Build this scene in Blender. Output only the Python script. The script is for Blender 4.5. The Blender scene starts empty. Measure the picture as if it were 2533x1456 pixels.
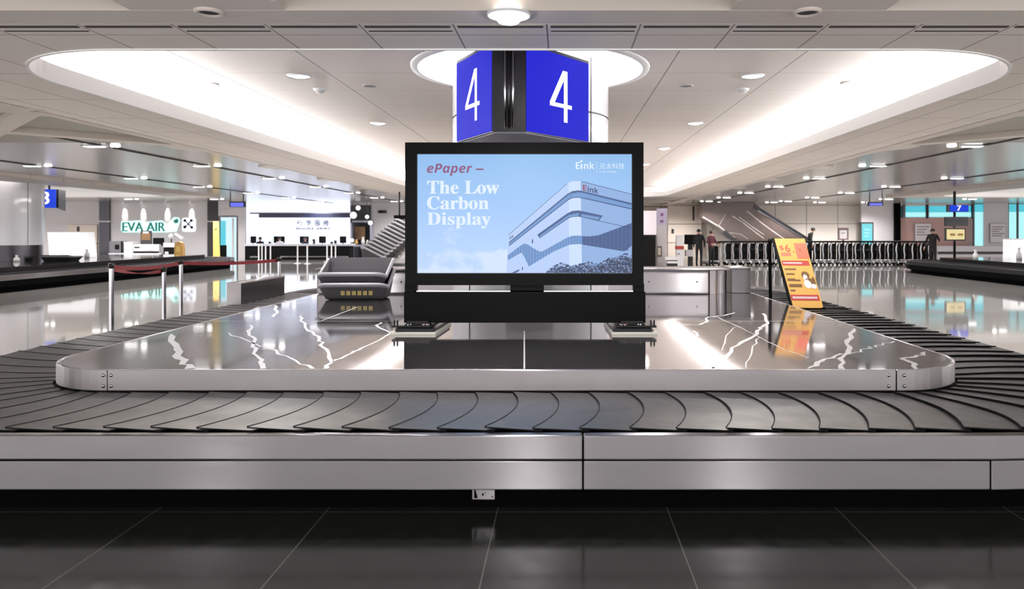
import bpy, bmesh, math, random
from mathutils import Vector, Matrix
from mathutils.geometry import tessellate_polygon
random.seed(4)
S = bpy.context.scene
COL = S.collection
PI = math.pi
# ------------------------------------------------------------------ camera, world, exposure
F = 1829.0            # focal length in pixels of the 2533 x 1456 frame
CX, CY, EYE = 1390.0, 574.0, 1.55
cam_d = bpy.data.cameras.new('camera'); cam = bpy.data.objects.new('camera', cam_d); COL.objects.link(cam)
cam.location = (0, 0, EYE); cam.rotation_euler = (PI / 2, 0, 0)
cam_d.sensor_width = 36; cam_d.lens = 36 * F / 2533
cam_d.shift_x = -(CX - 1266.5) / 2533; cam_d.shift_y = -(728 - CY) / 2533
cam_d.clip_end = 300
cam_d.dof.use_dof = True; cam_d.dof.focus_distance = 7.15; cam_d.dof.aperture_fstop = 2.2
S.camera = cam
S.view_settings.view_transform = 'Standard'; S.view_settings.look = 'None'
S.view_settings.gamma = 1; S.view_settings.use_curve_mapping = False
S.view_settings.exposure = 0.0
W = bpy.data.worlds.new('hall_ambient_fill'); S.world = W; W.use_nodes = True
W.node_tree.nodes['Background'].inputs[0].default_value = (0.92, 0.89, 0.88, 1)
W.node_tree.nodes['Background'].inputs[1].default_value = 2.7  # even ambient fill for the unbuilt hall, also brightening ceiling and steel from below
S.cycles.max_bounces = 8; S.cycles.diffuse_bounces = 4; S.cycles.glossy_bounces = 4
S.cycles.caustics_reflective = False; S.cycles.caustics_refractive = False
S.cycles.sample_clamp_indirect = 6.0
S.cycles.use_denoising = True
COVE, DOWN, SPOT_W, TWIN_W = 56.0, 30.0, 450.0, 480.0


def P(x, y, D):        # photo pixel + distance -> point in the hall
    return Vector(((x - CX) / F * D, D, EYE - (y - CY) / F * D))


def floor_at(x, y, z=0.0):
    D = F * (EYE - z) / (y - CY)
    return Vector(((x - CX) / F * D, D, z))


# ------------------------------------------------------------------ materials
def lin(c):
    return tuple(((v / 255) / 12.92 if v / 255 <= 0.04045 else ((v / 255 + 0.055) / 1.055) ** 2.4) for v in c)


MATS = {}


def mat(name, rgb, rough=0.5, metal=0.0, emit=0.0, noise=0.0, nscale=6.0, stretch=(1, 1, 1), aniso=0.0, coat=0.0, bump=0.0,
        rough_noise=0.0, spec=0.5, erg=None):
    m = bpy.data.materials.new(name); m.use_nodes = True
    nt = m.node_tree; b = nt.nodes['Principled BSDF']
    c = lin(rgb) + (1,)
    b.inputs['Base Color'].default_value = c
    b.inputs['Roughness'].default_value = rough; b.inputs['Metallic'].default_value = metal
    b.inputs['Specular IOR Level'].default_value = spec
    if emit and not erg:
        b.inputs['Base Color'].default_value = tuple(v * 0.25 for v in c[:3]) + (1,)
    if emit:
        b.inputs['Emission Color'].default_value = (lin(erg) + (1,)) if erg else c
        b.inputs['Emission Strength'].default_value = emit
    if coat:
        b.inputs['Coat Weight'].default_value = coat; b.inputs['Coat Roughness'].default_value = 0.04
    if aniso:
        b.inputs['Anisotropic'].default_value = aniso; b.inputs['Anisotropic Rotation'].default_value = 0.25
        t = nt.nodes.new('ShaderNodeTangent'); t.direction_type = 'RADIAL'; t.axis = 'Z'
        nt.links.new(t.outputs[0], b.inputs['Tangent'])
    if noise or bump or rough_noise:
        tc = nt.nodes.new('ShaderNodeTexCoord'); mp = nt.nodes.new('ShaderNodeMapping'); n = nt.nodes.new('ShaderNodeTexNoise')
        mp.inputs['Scale'].default_value = stretch
        n.inputs['Scale'].default_value = nscale; n.inputs['Detail'].default_value = 6
        nt.links.new(tc.outputs['Object'], mp.inputs[0]); nt.links.new(mp.outputs[0], n.inputs['Vector'])
        if noise:
            mx = nt.nodes.new('ShaderNodeMix'); mx.data_type = 'RGBA'
            mx.inputs[6].default_value = tuple(v * (1 - noise) for v in c[:3]) + (1,)
            mx.inputs[7].default_value = tuple(min(1, v * (1 + noise)) for v in c[:3]) + (1,)
            nt.links.new(n.outputs[0], mx.inputs[0]); nt.links.new(mx.outputs[2], b.inputs['Base Color'])
        if rough_noise:
            mr = nt.nodes.new('ShaderNodeMapRange')
            mr.inputs[1].default_value = 0.3; mr.inputs[2].default_value = 0.7
            mr.inputs[3].default_value = max(0.02, rough - rough_noise); mr.inputs[4].default_value = rough + rough_noise
            nt.links.new(n.outputs[0], mr.inputs[0]); nt.links.new(mr.outputs[0], b.inputs['Roughness'])
        if bump:
            bp = nt.nodes.new('ShaderNodeBump'); bp.inputs['Strength'].default_value = bump; bp.inputs['Distance'].default_value = 0.01
            nt.links.new(n.outputs[0], bp.inputs['Height']); nt.links.new(bp.outputs[0], b.inputs['Normal'])
    MATS[name] = m
    return m


def seams(m, sx, sy, ox, oy, width, rgb, sz=None, oz=0, wy=None):
    """thin joint lines of a panel grid, multiplied over the base colour"""
    nt = m.node_tree; b = nt.nodes['Principled BSDF']
    tc = nt.nodes.new('ShaderNodeTexCoord'); sp = nt.nodes.new('ShaderNodeSeparateXYZ')
    nt.links.new(tc.outputs['Object'], sp.inputs[0])
    masks = []
    for ax, s, o, w in ((0, sx, ox, width), (1, sy, oy, wy or width), (2, sz, oz, width)):
        if not s: continue
        a = nt.nodes.new('ShaderNodeMath'); a.operation = 'SUBTRACT'; a.inputs[1].default_value = o - s / 2
        nt.links.new(sp.outputs[ax], a.inputs[0])
        d = nt.nodes.new('ShaderNodeMath'); d.operation = 'DIVIDE'; d.inputs[1].default_value = s; nt.links.new(a.outputs[0], d.inputs[0])
        f = nt.nodes.new('ShaderNodeMath'); f.operation = 'FRACT'; nt.links.new(d.outputs[0], f.inputs[0])
        g = nt.nodes.new('ShaderNodeMath'); g.operation = 'COMPARE'; g.inputs[1].default_value = 0.5; g.inputs[2].default_value = w / s / 2
        nt.links.new(f.outputs[0], g.inputs[0]); masks.append(g)
    out = masks[0].outputs[0]
    for g in masks[1:]:
        mx = nt.nodes.new('ShaderNodeMath'); mx.operation = 'MAXIMUM'
        nt.links.new(out, mx.inputs[0]); nt.links.new(g.outputs[0], mx.inputs[1]); out = mx.outputs[0]
    mix = nt.nodes.new('ShaderNodeMix'); mix.data_type = 'RGBA'
    nt.links.new(out, mix.inputs[0])
    src = b.inputs['Base Color'].links[0].from_socket if b.inputs['Base Color'].links else None
    if src: nt.links.new(src, mix.inputs[6])
    else: mix.inputs[6].default_value = b.inputs['Base Color'].default_value
    mix.inputs[7].default_value = lin(rgb) + (1,)
    nt.links.new(mix.outputs[2], b.inputs['Base Color'])
    return m


M_floor = seams(mat('granite_floor', (176, 172, 168), 0.05, noise=0.08, nscale=9, rough_noise=0.015, spec=0.9, coat=0.5), 0.95, 0.95, -0.36, 0.3, 0.006, (165, 165, 160))
M_floordark = seams(mat('dark_front_floor', (33, 35, 33), 0.13, noise=0.3, nscale=9, rough_noise=0.04, spec=0.6), 0.95, 0.95, -0.36, 0.3, 0.005, (92, 92, 90))
M_ceil = seams(mat('ceiling_panel', (230, 220, 212), 0.45, noise=0.02, nscale=1.5), 0.742, 1.5, -0.12, 0.15, 0.014, (120, 110, 104))
M_tray = seams(mat('tray_ceiling_panel', (244, 234, 228), 0.42, noise=0.02, nscale=1.5), 1.484, 1.2, -0.12, 0.15, 0.016, (120, 112, 106), wy=0.006)
M_lip = mat('cove_lip_white', (246, 246, 246), 0.4)
M_metalceil = seams(mat('ceiling_metal_panel', (186, 182, 180), 0.22, metal=0.55, noise=0.06, nscale=2), 4.45, 0.56, -0.4, 0, 0.02, (120, 116, 112))
M_coffer = mat('coffer_panel', (150, 147, 138), 0.4)
M_rib = mat('ceiling_rib', (206, 196, 188), 0.4)
M_slot = mat('dark_slot', (30, 29, 30), 0.7)
M_steel = mat('brushed_steel', (186, 182, 185), 0.34, metal=1.0, aniso=1.0, noise=0.10, nscale=3.0, stretch=(0.6, 3, 3), rough_noise=0.05)
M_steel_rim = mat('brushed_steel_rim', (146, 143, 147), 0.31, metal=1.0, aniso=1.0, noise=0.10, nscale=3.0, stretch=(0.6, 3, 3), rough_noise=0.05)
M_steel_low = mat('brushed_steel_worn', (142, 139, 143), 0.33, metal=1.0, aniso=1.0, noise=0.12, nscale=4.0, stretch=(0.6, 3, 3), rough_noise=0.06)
M_chrome = mat('polished_steel', (190, 190, 194), 0.18, metal=1.0)
M_darksteel = mat('dark_steel', (70, 70, 74), 0.25, metal=0.9)
M_black = mat('black_shaded_kickplate', (2, 2, 3), 0.7, spec=0.04)  # black plate, its recess shade also put into the colour
M_belt = mat('belt_rubber', (58, 58, 61), 0.36, noise=0.24, nscale=3.5, rough_noise=0.08, spec=0.6)
M_beltdark = mat('belt_bed', (12, 12, 13), 0.7, spec=0.2)
M_marble = mat('polished_stone', (180, 177, 182), 0.06, metal=0.94, noise=0.10, nscale=2.2, rough_noise=0.02)
M_vein = mat('stone_vein', (252, 252, 255), 0.2, spec=0.5)
M_marble_seam = mat('stone_joint', (190, 188, 186), 0.3)
M_bezel = mat('bezel_black', (8, 8, 9), 0.5, spec=0.12)
M_bezel2 = mat('panel_black', (7, 7, 8), 0.5, spec=0.1)
M_foot = mat('foot_black', (18, 18, 19), 0.3, metal=0.4)
M_plateedge = mat('plate_edge_white', (222, 220, 210), 0.35)
M_copper = mat('copper_tab', (190, 140, 120), 0.35, metal=0.5)
M_white = mat('white_paint', (228, 228, 230), 0.35)
M_column = mat('column_white_panel', (236, 236, 242), 0.22, coat=0.4)
M_grey = mat('grey_plastic', (104, 104, 108), 0.4, noise=0.06)
M_tubrim = mat('tub_rim_grey', (150, 150, 156), 0.4)
M_tubside = mat('tub_side_shaded', (58, 58, 61), 0.5)  # shade of the gaps between stacked tubs put into the side colour
M_greydark = mat('grey_plastic_inside', (74, 74, 79), 0.5)
M_blue = mat('sign_blue', (4, 4, 40), 0.6, emit=0.9, erg=(33, 37, 222), spec=0.04)
M_blue2 = mat('sign_blue_far', (8, 16, 60), 0.5, emit=0.9, erg=(30, 70, 225), spec=0.1)
M_signwhite = mat('sign_white', (255, 255, 246), 0.4, emit=0.95)
M_signblack = mat('sign_black', (22, 22, 30), 0.3)
M_signgrey = mat('sign_grey', (150, 150, 166), 0.4)
M_lamp = mat('lamp_glow', (255, 250, 244), 0.4, emit=DOWN)
M_lamp2 = mat('lamp_glow_far', (255, 252, 250), 0.4, emit=9.0)
M_led = mat('cove_led', (255, 253, 252), 0.4, emit=COVE)
M_ring = mat('ring_glow', (255, 252, 255), 0.4, emit=9.0)
M_yellow = mat('board_yellow', (214, 164, 84), 0.5)
M_orange = mat('board_orange', (204, 110, 86), 0.5)
M_red = mat('board_red', (172, 56, 52), 0.5)
M_brown = mat('print_brown', (108, 74, 34), 0.6)
M_rope = mat('red_belt', (104, 16, 28), 0.6)
M_darkred = mat('burgundy_cloth', (74, 22, 34), 0.8)
M_blackcloth = mat('black_cloth', (17, 17, 20), 0.85)
M_navy = mat('navy_cloth', (28, 30, 44), 0.85)
M_skin = mat('skin', (206, 160, 138), 0.5)
M_hair = mat('black_hair', (16, 14, 14), 0.5)
M_shirt = mat('white_cloth', (225, 225, 230), 0.8)
M_wallgrey = mat('wall_grey', (218, 214, 216), 0.5)
M_wallbeige = seams(mat('wall_beige_panel', (226, 212, 200), 0.4), 3.0, None, 0.4, 0, 0.05, (120, 110, 104), sz=1.15, oz=0.9)
M_wallcream = seams(mat('wall_cream_panel', (248, 240, 232), 0.4), 1.95, None, 13.3, 0, 0.04, (150, 140, 132), sz=1.15, oz=0.93)
M_walldark = mat('wall_dark', (52, 52, 55), 0.5)
M_pink = mat('wall_pink', (196, 158, 152), 0.5)
M_brownmarble = mat('brown_marble', (98, 84, 80), 0.15, noise=0.15, nscale=3)
M_bankglow = mat('white_wall_emissive', (240, 244, 255), 0.5, emit=1.7, erg=(222, 232, 255))  # lamplight falling on the wall put in as emission
M_bankbeam = mat('beam_navy', (40, 44, 72), 0.4)
M_counter = mat('counter_black', (6, 6, 7), 0.6, spec=0.15)
M_countertop = mat('counter_top', (210, 212, 220), 0.3)
M_cyan = mat('cyan_lit_glass', (70, 205, 225), 0.2, emit=0.75)
M_cyanlight = mat('pale_cyan_lit_glass', (176, 246, 250), 0.2, emit=0.85)
M_doorlit = mat('door_lit_glass', (206, 236, 250), 0.2, emit=0.85)
M_teal = mat('teal_letter', (40, 150, 135), 0.4, emit=0.35)
M_tealglow = mat('teal_halo', (170, 255, 244), 0.4, emit=1.5, erg=(190, 250, 244))
M_whiteglow = mat('white_halo', (236, 240, 255), 0.4, emit=1.2)
M_glowpanel = mat('white_panel_glow', (244, 244, 246), 0.4, emit=0.55, erg=(244, 244, 246))  # glow added so the white board and box look brightly lit
M_poster = mat('poster_white', (232, 226, 229), 0.5)
M_posterink = mat('poster_ink', (130, 120, 128), 0.6)
M_yellowscreen = mat('yellow_screen', (250, 232, 170), 0.4, emit=0.7)
M_tan = mat('tan_leather', (206, 162, 92), 0.6)
M_bannery = mat('banner_yellow', (232, 202, 112), 0.5)
M_sconce = mat('lightbox', (236, 224, 230), 0.5, emit=0.7)
M_lilac = mat('lilac_totem', (222, 208, 232), 0.4, emit=0.35)
M_wood = mat('brown_panel', (120, 92, 62), 0.5)
M_tapeyellow = mat('label_yellow', (196, 176, 110), 0.5)


# ------------------------------------------------------------------ mesh builder
class MB:
    def __init__(s): s.v = []; s.f = []; s.mi = []; s.sm = []

    def add(s, vs, fs, m=0, smooth=False):
        o = len(s.v); s.v += [Vector(p) for p in vs]
        for f in fs: s.f.append(tuple(i + o for i in f)); s.mi.append(m); s.sm.append(smooth)
        return s

    def box(s, x0, x1, y0, y1, z0, z1, m=0):
        vs = [(x, y, z) for z in (z0, z1) for y in (y0, y1) for x in (x0, x1)]
        return s.add(vs, [(0, 2, 3, 1), (4, 5, 7, 6), (0, 1, 5, 4), (2, 6, 7, 3), (0, 4, 6, 2), (1, 3, 7, 5)], m)

    def bar(s, a, b, w, h, m=0, up=(0, 0, 1)):      # square bar from a to b
        a, b = Vector(a), Vector(b); d = (b - a).normalized(); u = Vector(up)
        if abs(d.dot(u)) > 0.98: u = Vector((0, 1, 0))
        r = d.cross(u).normalized(); u = r.cross(d)
        vs = [p + r * i * w / 2 + u * j * h / 2 for p in (a, b) for i, j in ((-1, -1), (1, -1), (1, 1), (-1, 1))]
        return s.add(vs, [(3, 2, 1, 0), (4, 5, 6, 7), (0, 1, 5, 4), (1, 2, 6, 5), (2, 3, 7, 6), (3, 0, 4, 7)], m)

    def tube(s, pts, r, n=8, m=0, cap=True, closed=False, rs=None):
        pts = [Vector(p) for p in pts]; k = len(pts); vs = []; prev = None
        for i, p in enumerate(pts):
            a = pts[i - 1] if (i or closed) else p; b = pts[(i + 1) % k] if (i < k - 1 or closed) else p
            d = (b - a).normalized()
            if prev is None:
                u = Vector((0, 0, 1)) if abs(d.z) < 0.9 else Vector((1, 0, 0))
            else: u = prev
            u = (u - d * u.dot(d)).normalized(); prev = u; w = d.cross(u)
            rr = rs[i] if rs else r
            vs += [p + (u * math.cos(2 * PI * j / n) + w * math.sin(2 * PI * j / n)) * rr for j in range(n)]
        fs = [(i * n + j, i * n + (j + 1) % n, ((i + 1) % k) * n + (j + 1) % n, ((i + 1) % k) * n + j)
              for i in range(k if closed else k - 1) for j in range(n)]
        s.add(vs, fs, m, True)
        if cap and not closed:
            o = len(s.v) - len(vs)
            s.f.append(tuple(o + j for j in reversed(range(n)))); s.mi.append(m); s.sm.append(False)
            s.f.append(tuple(o + (k - 1) * n + j for j in range(n))); s.mi.append(m); s.sm.append(False)
        return s

    def lathe(s, prof, c=(0, 0, 0), n=24, m=0, a0=0, a1=2 * PI, sx=1, sy=1):
        full = abs(a1 - a0 - 2 * PI) < 1e-6; k = n if full else n + 1; vs = []
        for r, z in prof:
            for j in range(k):
                a = a0 + (a1 - a0) * j / n
                vs.append((c[0] + r * math.cos(a) * sx, c[1] + r * math.sin(a) * sy, c[2] + z))
        fs = []
        for i in range(len(prof) - 1):
            for j in range(n):
                j2 = (j + 1) % k
                fs.append((i * k + j, i * k + j2, (i + 1) * k + j2, (i + 1) * k + j))
        return s.add(vs, fs, m, True)

    def poly(s, pts, m=0): return s.add(pts, [tuple(range(len(pts)))], m)

    def tess(s, loops, z, m=0, flip=False):          # flat face with holes
        allp = [Vector((p[0], p[1], 0)) for l in loops for p in l]
        tris = tessellate_polygon([[Vector((p[0], p[1], 0)) for p in l] for l in loops])
        fs = []
        for t in tris:
            a, b, c = (allp[i] for i in t)
            up = (b - a).cross(c - a).z > 0
            fs.append(tuple(t) if up != flip else tuple(reversed(t)))
        return s.add([(p.x, p.y, z) for p in allp], fs, m)

    def prism(s, pts, z0, z1, m=0, mt=None):         # vertical prism over an xy outline (CCW)
        n = len(pts); vs = [(p[0], p[1], z0) for p in pts] + [(p[0], p[1], z1) for p in pts]
        s.add(vs, [tuple(reversed(range(n)))] + [(i, (i + 1) % n, n + (i + 1) % n, n + i) for i in range(n)], m)
        o = len(s.v) - 2 * n; s.f.append(tuple(o + n + i for i in range(n))); s.mi.append(m if mt is None else mt); s.sm.append(False)
        return s

    def extr(s, pts, off, m=0):                      # planar outline swept by a vector
        n = len(pts); off = Vector(off); pts = [Vector(p) for p in pts]
        return s.add(pts + [p + off for p in pts], [tuple(range(n)), tuple(reversed(range(n, 2 * n)))] +
                     [(i, i + n, (i + 1) % n + n, (i + 1) % n) for i in range(n)], m)

    def strip(s, path, z0, z1, th, m=0, closed=False):   # upright band along a path, thickness to the left of travel
        n = len(path); pv = [Vector((p[0], p[1])) for p in path]; L = []
        for i in range(n):
            a = pv[i - 1] if (i or closed) else pv[i]; b = pv[(i + 1) % n] if (i < n - 1 or closed) else pv[i]
            d = (b - a).normalized(); L.append(Vector((-d.y, d.x)))
        vs = []
        for p, q in zip(pv, L):
            i_ = p + q * th
            vs += [(p.x, p.y, z0), (p.x, p.y, z1), (i_.x, i_.y, z1), (i_.x, i_.y, z0)]
        fs = []
        for i in range(n if closed else n - 1):
            j = (i + 1) % n
            fs += [(i * 4 + k, j * 4 + k, j * 4 + (k + 1) % 4, i * 4 + (k + 1) % 4) for k in range(4)]
        if not closed: fs += [(0, 1, 2, 3), tuple((n - 1) * 4 + k for k in (3, 2, 1, 0))]
        return s.add(vs, fs, m)

    def build(s, name, mats, parent=None, world=True, bevel=0.0, flat=False):
        off = Vector((0, 0, 0))
        if world:
            p = parent
            while p is not None: off += p.location; p = p.parent
        me = bpy.data.meshes.new(name)
        me.from_pydata([tuple(v - off) for v in s.v], [], s.f)
        for m in (mats if isinstance(mats, (list, tuple)) else [mats]): me.materials.append(m)
        me.polygons.foreach_set('material_index', s.mi)
        if not flat: me.polygons.foreach_set('use_smooth', s.sm)
        me.update()
        o = bpy.data.objects.new(name, me); COL.objects.link(o)
        if parent is not None: o.parent = parent
        if bevel:
            b = o.modifiers.new('b', 'BEVEL'); b.width = bevel; b.segments = 2; b.limit_method = 'ANGLE'; b.angle_limit = 0.6
        return o


def thing(name, label, cat, loc=(0, 0, 0), group=None):
    o = bpy.data.objects.new(name, None); COL.objects.link(o)
    o.empty_display_size = 0.1
    o.location = loc; tag(o, label, cat, group)
    return o


def tag(o, label, cat, group=None):
    o['label'] = label; o['category'] = cat
    if group: o['group'] = group
    return o


def struct(o):
    o['kind'] = 'structure'; return o


def children_of(o): return [c for c in bpy.data.objects if c.parent is o]


def dup(root, kids, loc, rotz=0, label=None):         # kids: list of (part, [sub-parts])
    r = root.copy(); COL.objects.link(r); r.location = loc; r.rotation_euler = (0, 0, rotz)
    if label: r['label'] = label
    for k, subs in kids:
        c = k.copy(); COL.objects.link(c); c.parent = r
        for q in subs:
            d = q.copy(); COL.objects.link(d); d.parent = c
    return r


def tree(root): return [(k, children_of(k)) for k in children_of(root)]


def text_geo(body):
    cu = bpy.data.curves.new('t', 'FONT'); cu.body = body; cu.size = 1; cu.resolution_u = 4
    o = bpy.data.objects.new('t', cu); COL.objects.link(o)
    bpy.context.view_layer.update()
    ev = o.evaluated_get(bpy.context.evaluated_depsgraph_get()); me = bpy.data.meshes.new_from_object(ev)
    vs = [v.co.copy() for v in me.vertices]; fs = [tuple(p.vertices) for p in me.polygons]
    bpy.data.objects.remove(o); bpy.data.meshes.remove(me); bpy.data.curves.remove(cu)
    return vs, fs


def text_on(mb, body, origin, u, v, w, h, m=0, shear=0.0, bold=0.0):
    """writes body into the box origin .. origin + u*w + v*h (u, v unit vectors)"""
    vs, fs = text_geo(body)
    if not vs: return mb
    x0 = min(p.x for p in vs); x1 = max(p.x for p in vs); y0 = min(p.y for p in vs); y1 = max(p.y for p in vs)
    o, u, v = Vector(origin), Vector(u), Vector(v)
    nrm = u.cross(v).normalized()
    for k in range(2 if bold else 1):
        out = []
        for p in vs:
            a = (p.x - x0) / (x1 - x0) * w; b = (p.y - y0) / (y1 - y0) * h
            out.append(o + u * (a + shear * b + (bold if k else 0)) + v * b + nrm * 0.0002 * k)
        mb.add(out, fs, m)
    return mb


def rrect(x0, x1, y0, y1, r, n=10):                    # CCW, from the bottom side's left end
    out = []
    for cx, cy, a in ((x1 - r, y0 + r, -PI / 2), (x1 - r, y1 - r, 0), (x0 + r, y1 - r, PI / 2), (x0 + r, y0 + r, PI)):
        out += [(cx + r * math.cos(a + PI / 2 * i / n), cy + r * math.sin(a + PI / 2 * i / n)) for i in range(n + 1)]
    return out


# ------------------------------------------------------------------ floor and ceiling
struct(MB().poly([(-45, 4.5, 0), (45, 4.5, 0), (45, 50, 0), (-45, 50, 0)]).build('floor', M_floor))
struct(MB().poly([(-45, 1.2, 0), (45, 1.2, 0), (45, 4.5, 0), (-45, 4.5, 0)]).build('floor_front', M_floordark))  # front strip: same tile grid, much darker base colour
ZL, ZP, ZC, ZLIP = 3.19, 3.30, 3.65, 3.373
TRAYS = (-0.43, -22.93, 22.07)
YT0, YT1 = 6.64, 34.0
mar = [(c - 6.65, c + 6.65, 5.84, 35.2) for c in TRAYS]
c_out = [(-45, -5), (45, -5), (45, 49), (-45, 49)]
MBc = MB().tess([c_out] + [[(a, c), (a, d), (b, d), (b, c)] for a, b, c, d in mar], ZP, 0, flip=True)
struct(MBc.build('ceiling', M_metalceil))
struct(MB().box(-45, 45, -5, 49, 4.4, 4.45).build('ceiling_slab', M_walldark))
for (c, (a, b, y0, y1)) in zip(TRAYS, mar):
    hole = rrect(c - 5.09, c + 5.09, YT0, YT1, 1.5, 14)
    mb = MB().tess([[(a, y0), (b, y0), (b, y1), (a, y1)], hole], ZL, 0, flip=True)
    mb.strip([(a, y0), (b, y0), (b, y1), (a, y1)], ZL, ZP + 0.02, 0.02, 0, closed=True)
    struct(mb.build('ceiling_margin', M_ceil))
    lip = MB().strip(list(reversed(hole)), ZL - 0.012, ZLIP, 0.03, 0, closed=True)
    out = rrect(c - 5.64, c + 5.64, YT0 - 0.5, YT1 + 0.5, 1.9, 14)
    lip.tess([out, hole], ZLIP - 0.01, 0)
    lip.strip(out, ZLIP - 0.02, ZC + 0.01, 0.02, 0, closed=True)
    struct(lip.build('ceiling_cove', M_lip))
    if c == TRAYS[0]:
        ring = [(-0.402 + 1.44 * math.cos(t), 9.55 + 1.44 * math.sin(t)) for t in [2 * PI * i / 48 for i in range(48)]]
        tr = MB().tess([out, ring], ZC, 0, flip=True)
    else: tr = MB().tess([out], ZC, 0, flip=True)
    struct(tr.build('ceiling_tray', M_tray))
    led = MB()
    for sx in (-1, 1): led.box(c + sx * 5.40 - 0.10, c + sx * 5.40 + 0.10, 7.6, 33.4, ZLIP + 0.005, ZLIP + 0.085)
    struct(led.build('ceiling_cove_led', M_led))
# lit round recess above the column
rc = MB().lathe([(1.44, ZC - 0.03), (1.44, ZC + 0.55)], (-0.402, 9.55, 0), 48)
rc.lathe([(1.44, ZC - 0.03), (1.52, ZC - 0.03), (1.53, ZC)], (-0.402, 9.55, 0), 48)
struct(rc.build('trim_1', M_lip))
struct(MB().lathe([(1.45, ZC + 0.5), (0.9, ZC + 0.5)], (-0.402, 9.55, 0), 48).build('ceiling_ring_light', M_ring))
# ribs of the outer ceiling
NX = [-0.4 + 2.225 + 4.45 * k for k in range(-9, 9)]
NY = [1.05 + 4.45 * k for k in range(-1, 11)]


def plain(x, y): return abs(x + 0.4) > 9.3 or (y > 14 and abs(x + 0.4) > 6.9)


def in_tray(x, y): return any(a - 0.1 <= x <= b + 0.1 and 5.84 <= y <= 35.2 for a, b, _, _ in mar)


rib = MB(); vents = []; coffer = MB()
for i, x in enumerate(NX):
    for j, y in enumerate(NY):
        if plain(x, y): pass
        elif not in_tray(x, y) or min(abs(x - e) for a, b, _, _ in mar for e in (a, b)) < 0.2:
            rib.prism([(x + 0.62 * math.cos(t), y + 0.62 * math.sin(t)) for t in [PI / 8 + PI / 4 * q for q in range(8)]], ZL + 0.004, ZP + 0.01)
            vents.append((x, y))
        if i + 1 < len(NX):
            x2 = NX[i + 1]; mx = (x + x2) / 2
            yb, wb_ = (5.66, 0.36) if abs(y - 5.5) < 0.01 else (y, 0.42)
            if not in_tray(mx, y) and not (plain(mx, y) and y > 6): rib.bar((x, yb, (ZL + ZP) / 2), (x2, yb, (ZL + ZP) / 2), wb_, ZP - ZL - 0.004)
            if j + 1 < len(NY):
                y2 = NY[j + 1]; my = (y + y2) / 2
                if not in_tray(mx, my) and not (plain(mx, my) and y > 5): coffer.poly([(x, y, ZP - 0.004), (x, y2, ZP - 0.004), (x2, y2, ZP - 0.004), (x2, y, ZP - 0.004)])
                if not in_tray(mx, my) and not in_tray(mx, y2 - 0.4) and not (plain(mx, my) and y > 5):
                    rib.bar((x, y, (ZL + ZP) / 2 + 0.002), (x2, y2, (ZL + ZP) / 2 + 0.002), 0.30, ZP - ZL - 0.012)
                    rib.bar((x2, y, (ZL + ZP) / 2 + 0.003), (x, y2, (ZL + ZP) / 2 + 0.003), 0.30, ZP - ZL - 0.016)
        if j + 1 < len(NY):
            y2 = NY[j + 1]; my = (y + y2) / 2
            if (not in_tray(x - 0.3, my) or not in_tray(x + 0.3, my)) and (not plain(x, my) or abs(x + 0.4) < 7):
                rib.bar((x, y, (ZL + ZP) / 2 + 0.001), (x, y2, (ZL + ZP) / 2 + 0.001), 0.42, ZP - ZL - 0.008)
struct(rib.build('trim_2', M_rib)); struct(coffer.build('ceiling_coffer', M_coffer))
# air slots: across the front margin and along the side bays
sl = MB()
for k in range(-9, 9):
    x0 = -0.12 + 0.742 * 1 * k * 1.0
    sl.box(x0 * 1.0 + 0.03, x0 + 0.742 - 0.03, 5.88, 5.92, ZL - 0.006, ZL + 0.01)
    if k % 2 == 0: sl.box(x0 + 0.03, x0 + 0.742 - 0.03, 6.02, 6.04, ZL - 0.004, ZL + 0.01)
for x in (-9.27, -13.72, 8.47, 12.92):
    for k in range(10): sl.box(x - 0.05, x + 0.05, 2 + 4.45 * k, 2 + 4.45 * k + 3.9, ZP - 0.02, ZP + 0.01)
struct(sl.build('trim_3', M_slot))

# ------------------------------------------------------------------ ceiling fittings
def downlight(name, label, x, y, z, r, power, group=None, lampm=None):
    t = thing(name, label, 'ceiling light', (x, y, z), group)
    MB().lathe([(r, 0), (r * 1.18, -0.006), (r * 1.3, -0.022), (r * 1.32, 0.0)], n=28).build('trim_ring', M_white, t, world=False)
    MB().lathe([(0.001, -0.03), (r * 0.6, -0.026), (r, -0.012), (r, 0.0)], n=28).build('lamp', lampm or M_lamp, t, world=False)
    if power:
        l = bpy.data.lights.new('downlight_beam', 'SPOT'); l.energy = power; l.spot_size = 2.5; l.spot_blend = 0.6; l.shadow_soft_size = r
        l.color = (1, 0.975, 0.955)
        lo = bpy.data.objects.new('downlight_beam', l); COL.objects.link(lo); lo.parent = t; lo.location = (0, 0, -0.08)
    return t


ordn = ['nearest', 'second', 'third', 'fourth', 'fifth', 'sixth', 'farthest']
for k in range(6):
    y = 9.92 + 4.3 * k
    for side, x in (('left', -3.53), ('right', 2.56)):
        downlight('downlight', f'round recessed downlight of the {side} row in the bright ceiling tray, {ordn[k]} from the camera', x, y, ZC, 0.12, SPOT_W,
                  f'downlights of the {side} row in the tray')
bl = downlight('downlight', 'large bright round lamp on the ceiling rib above the hanging number sign', -0.40, 5.56, ZL, 0.125, SPOT_W)
for o in children_of(bl):
    if o.name.startswith('lamp'):
        for v in o.data.vertices: v.co.z = -0.075 * math.sqrt(max(0, 1 - (v.co.xy.length / 0.1251) ** 2)) - 0.005
for x in (-5.2, -0.5, 2.6):
    downlight('downlight', 'round lamp in the ceiling behind the photographer', x, -3.0, ZL - 0.005, 0.13, SPOT_W * 16, 'lamps behind the photographer')
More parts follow.
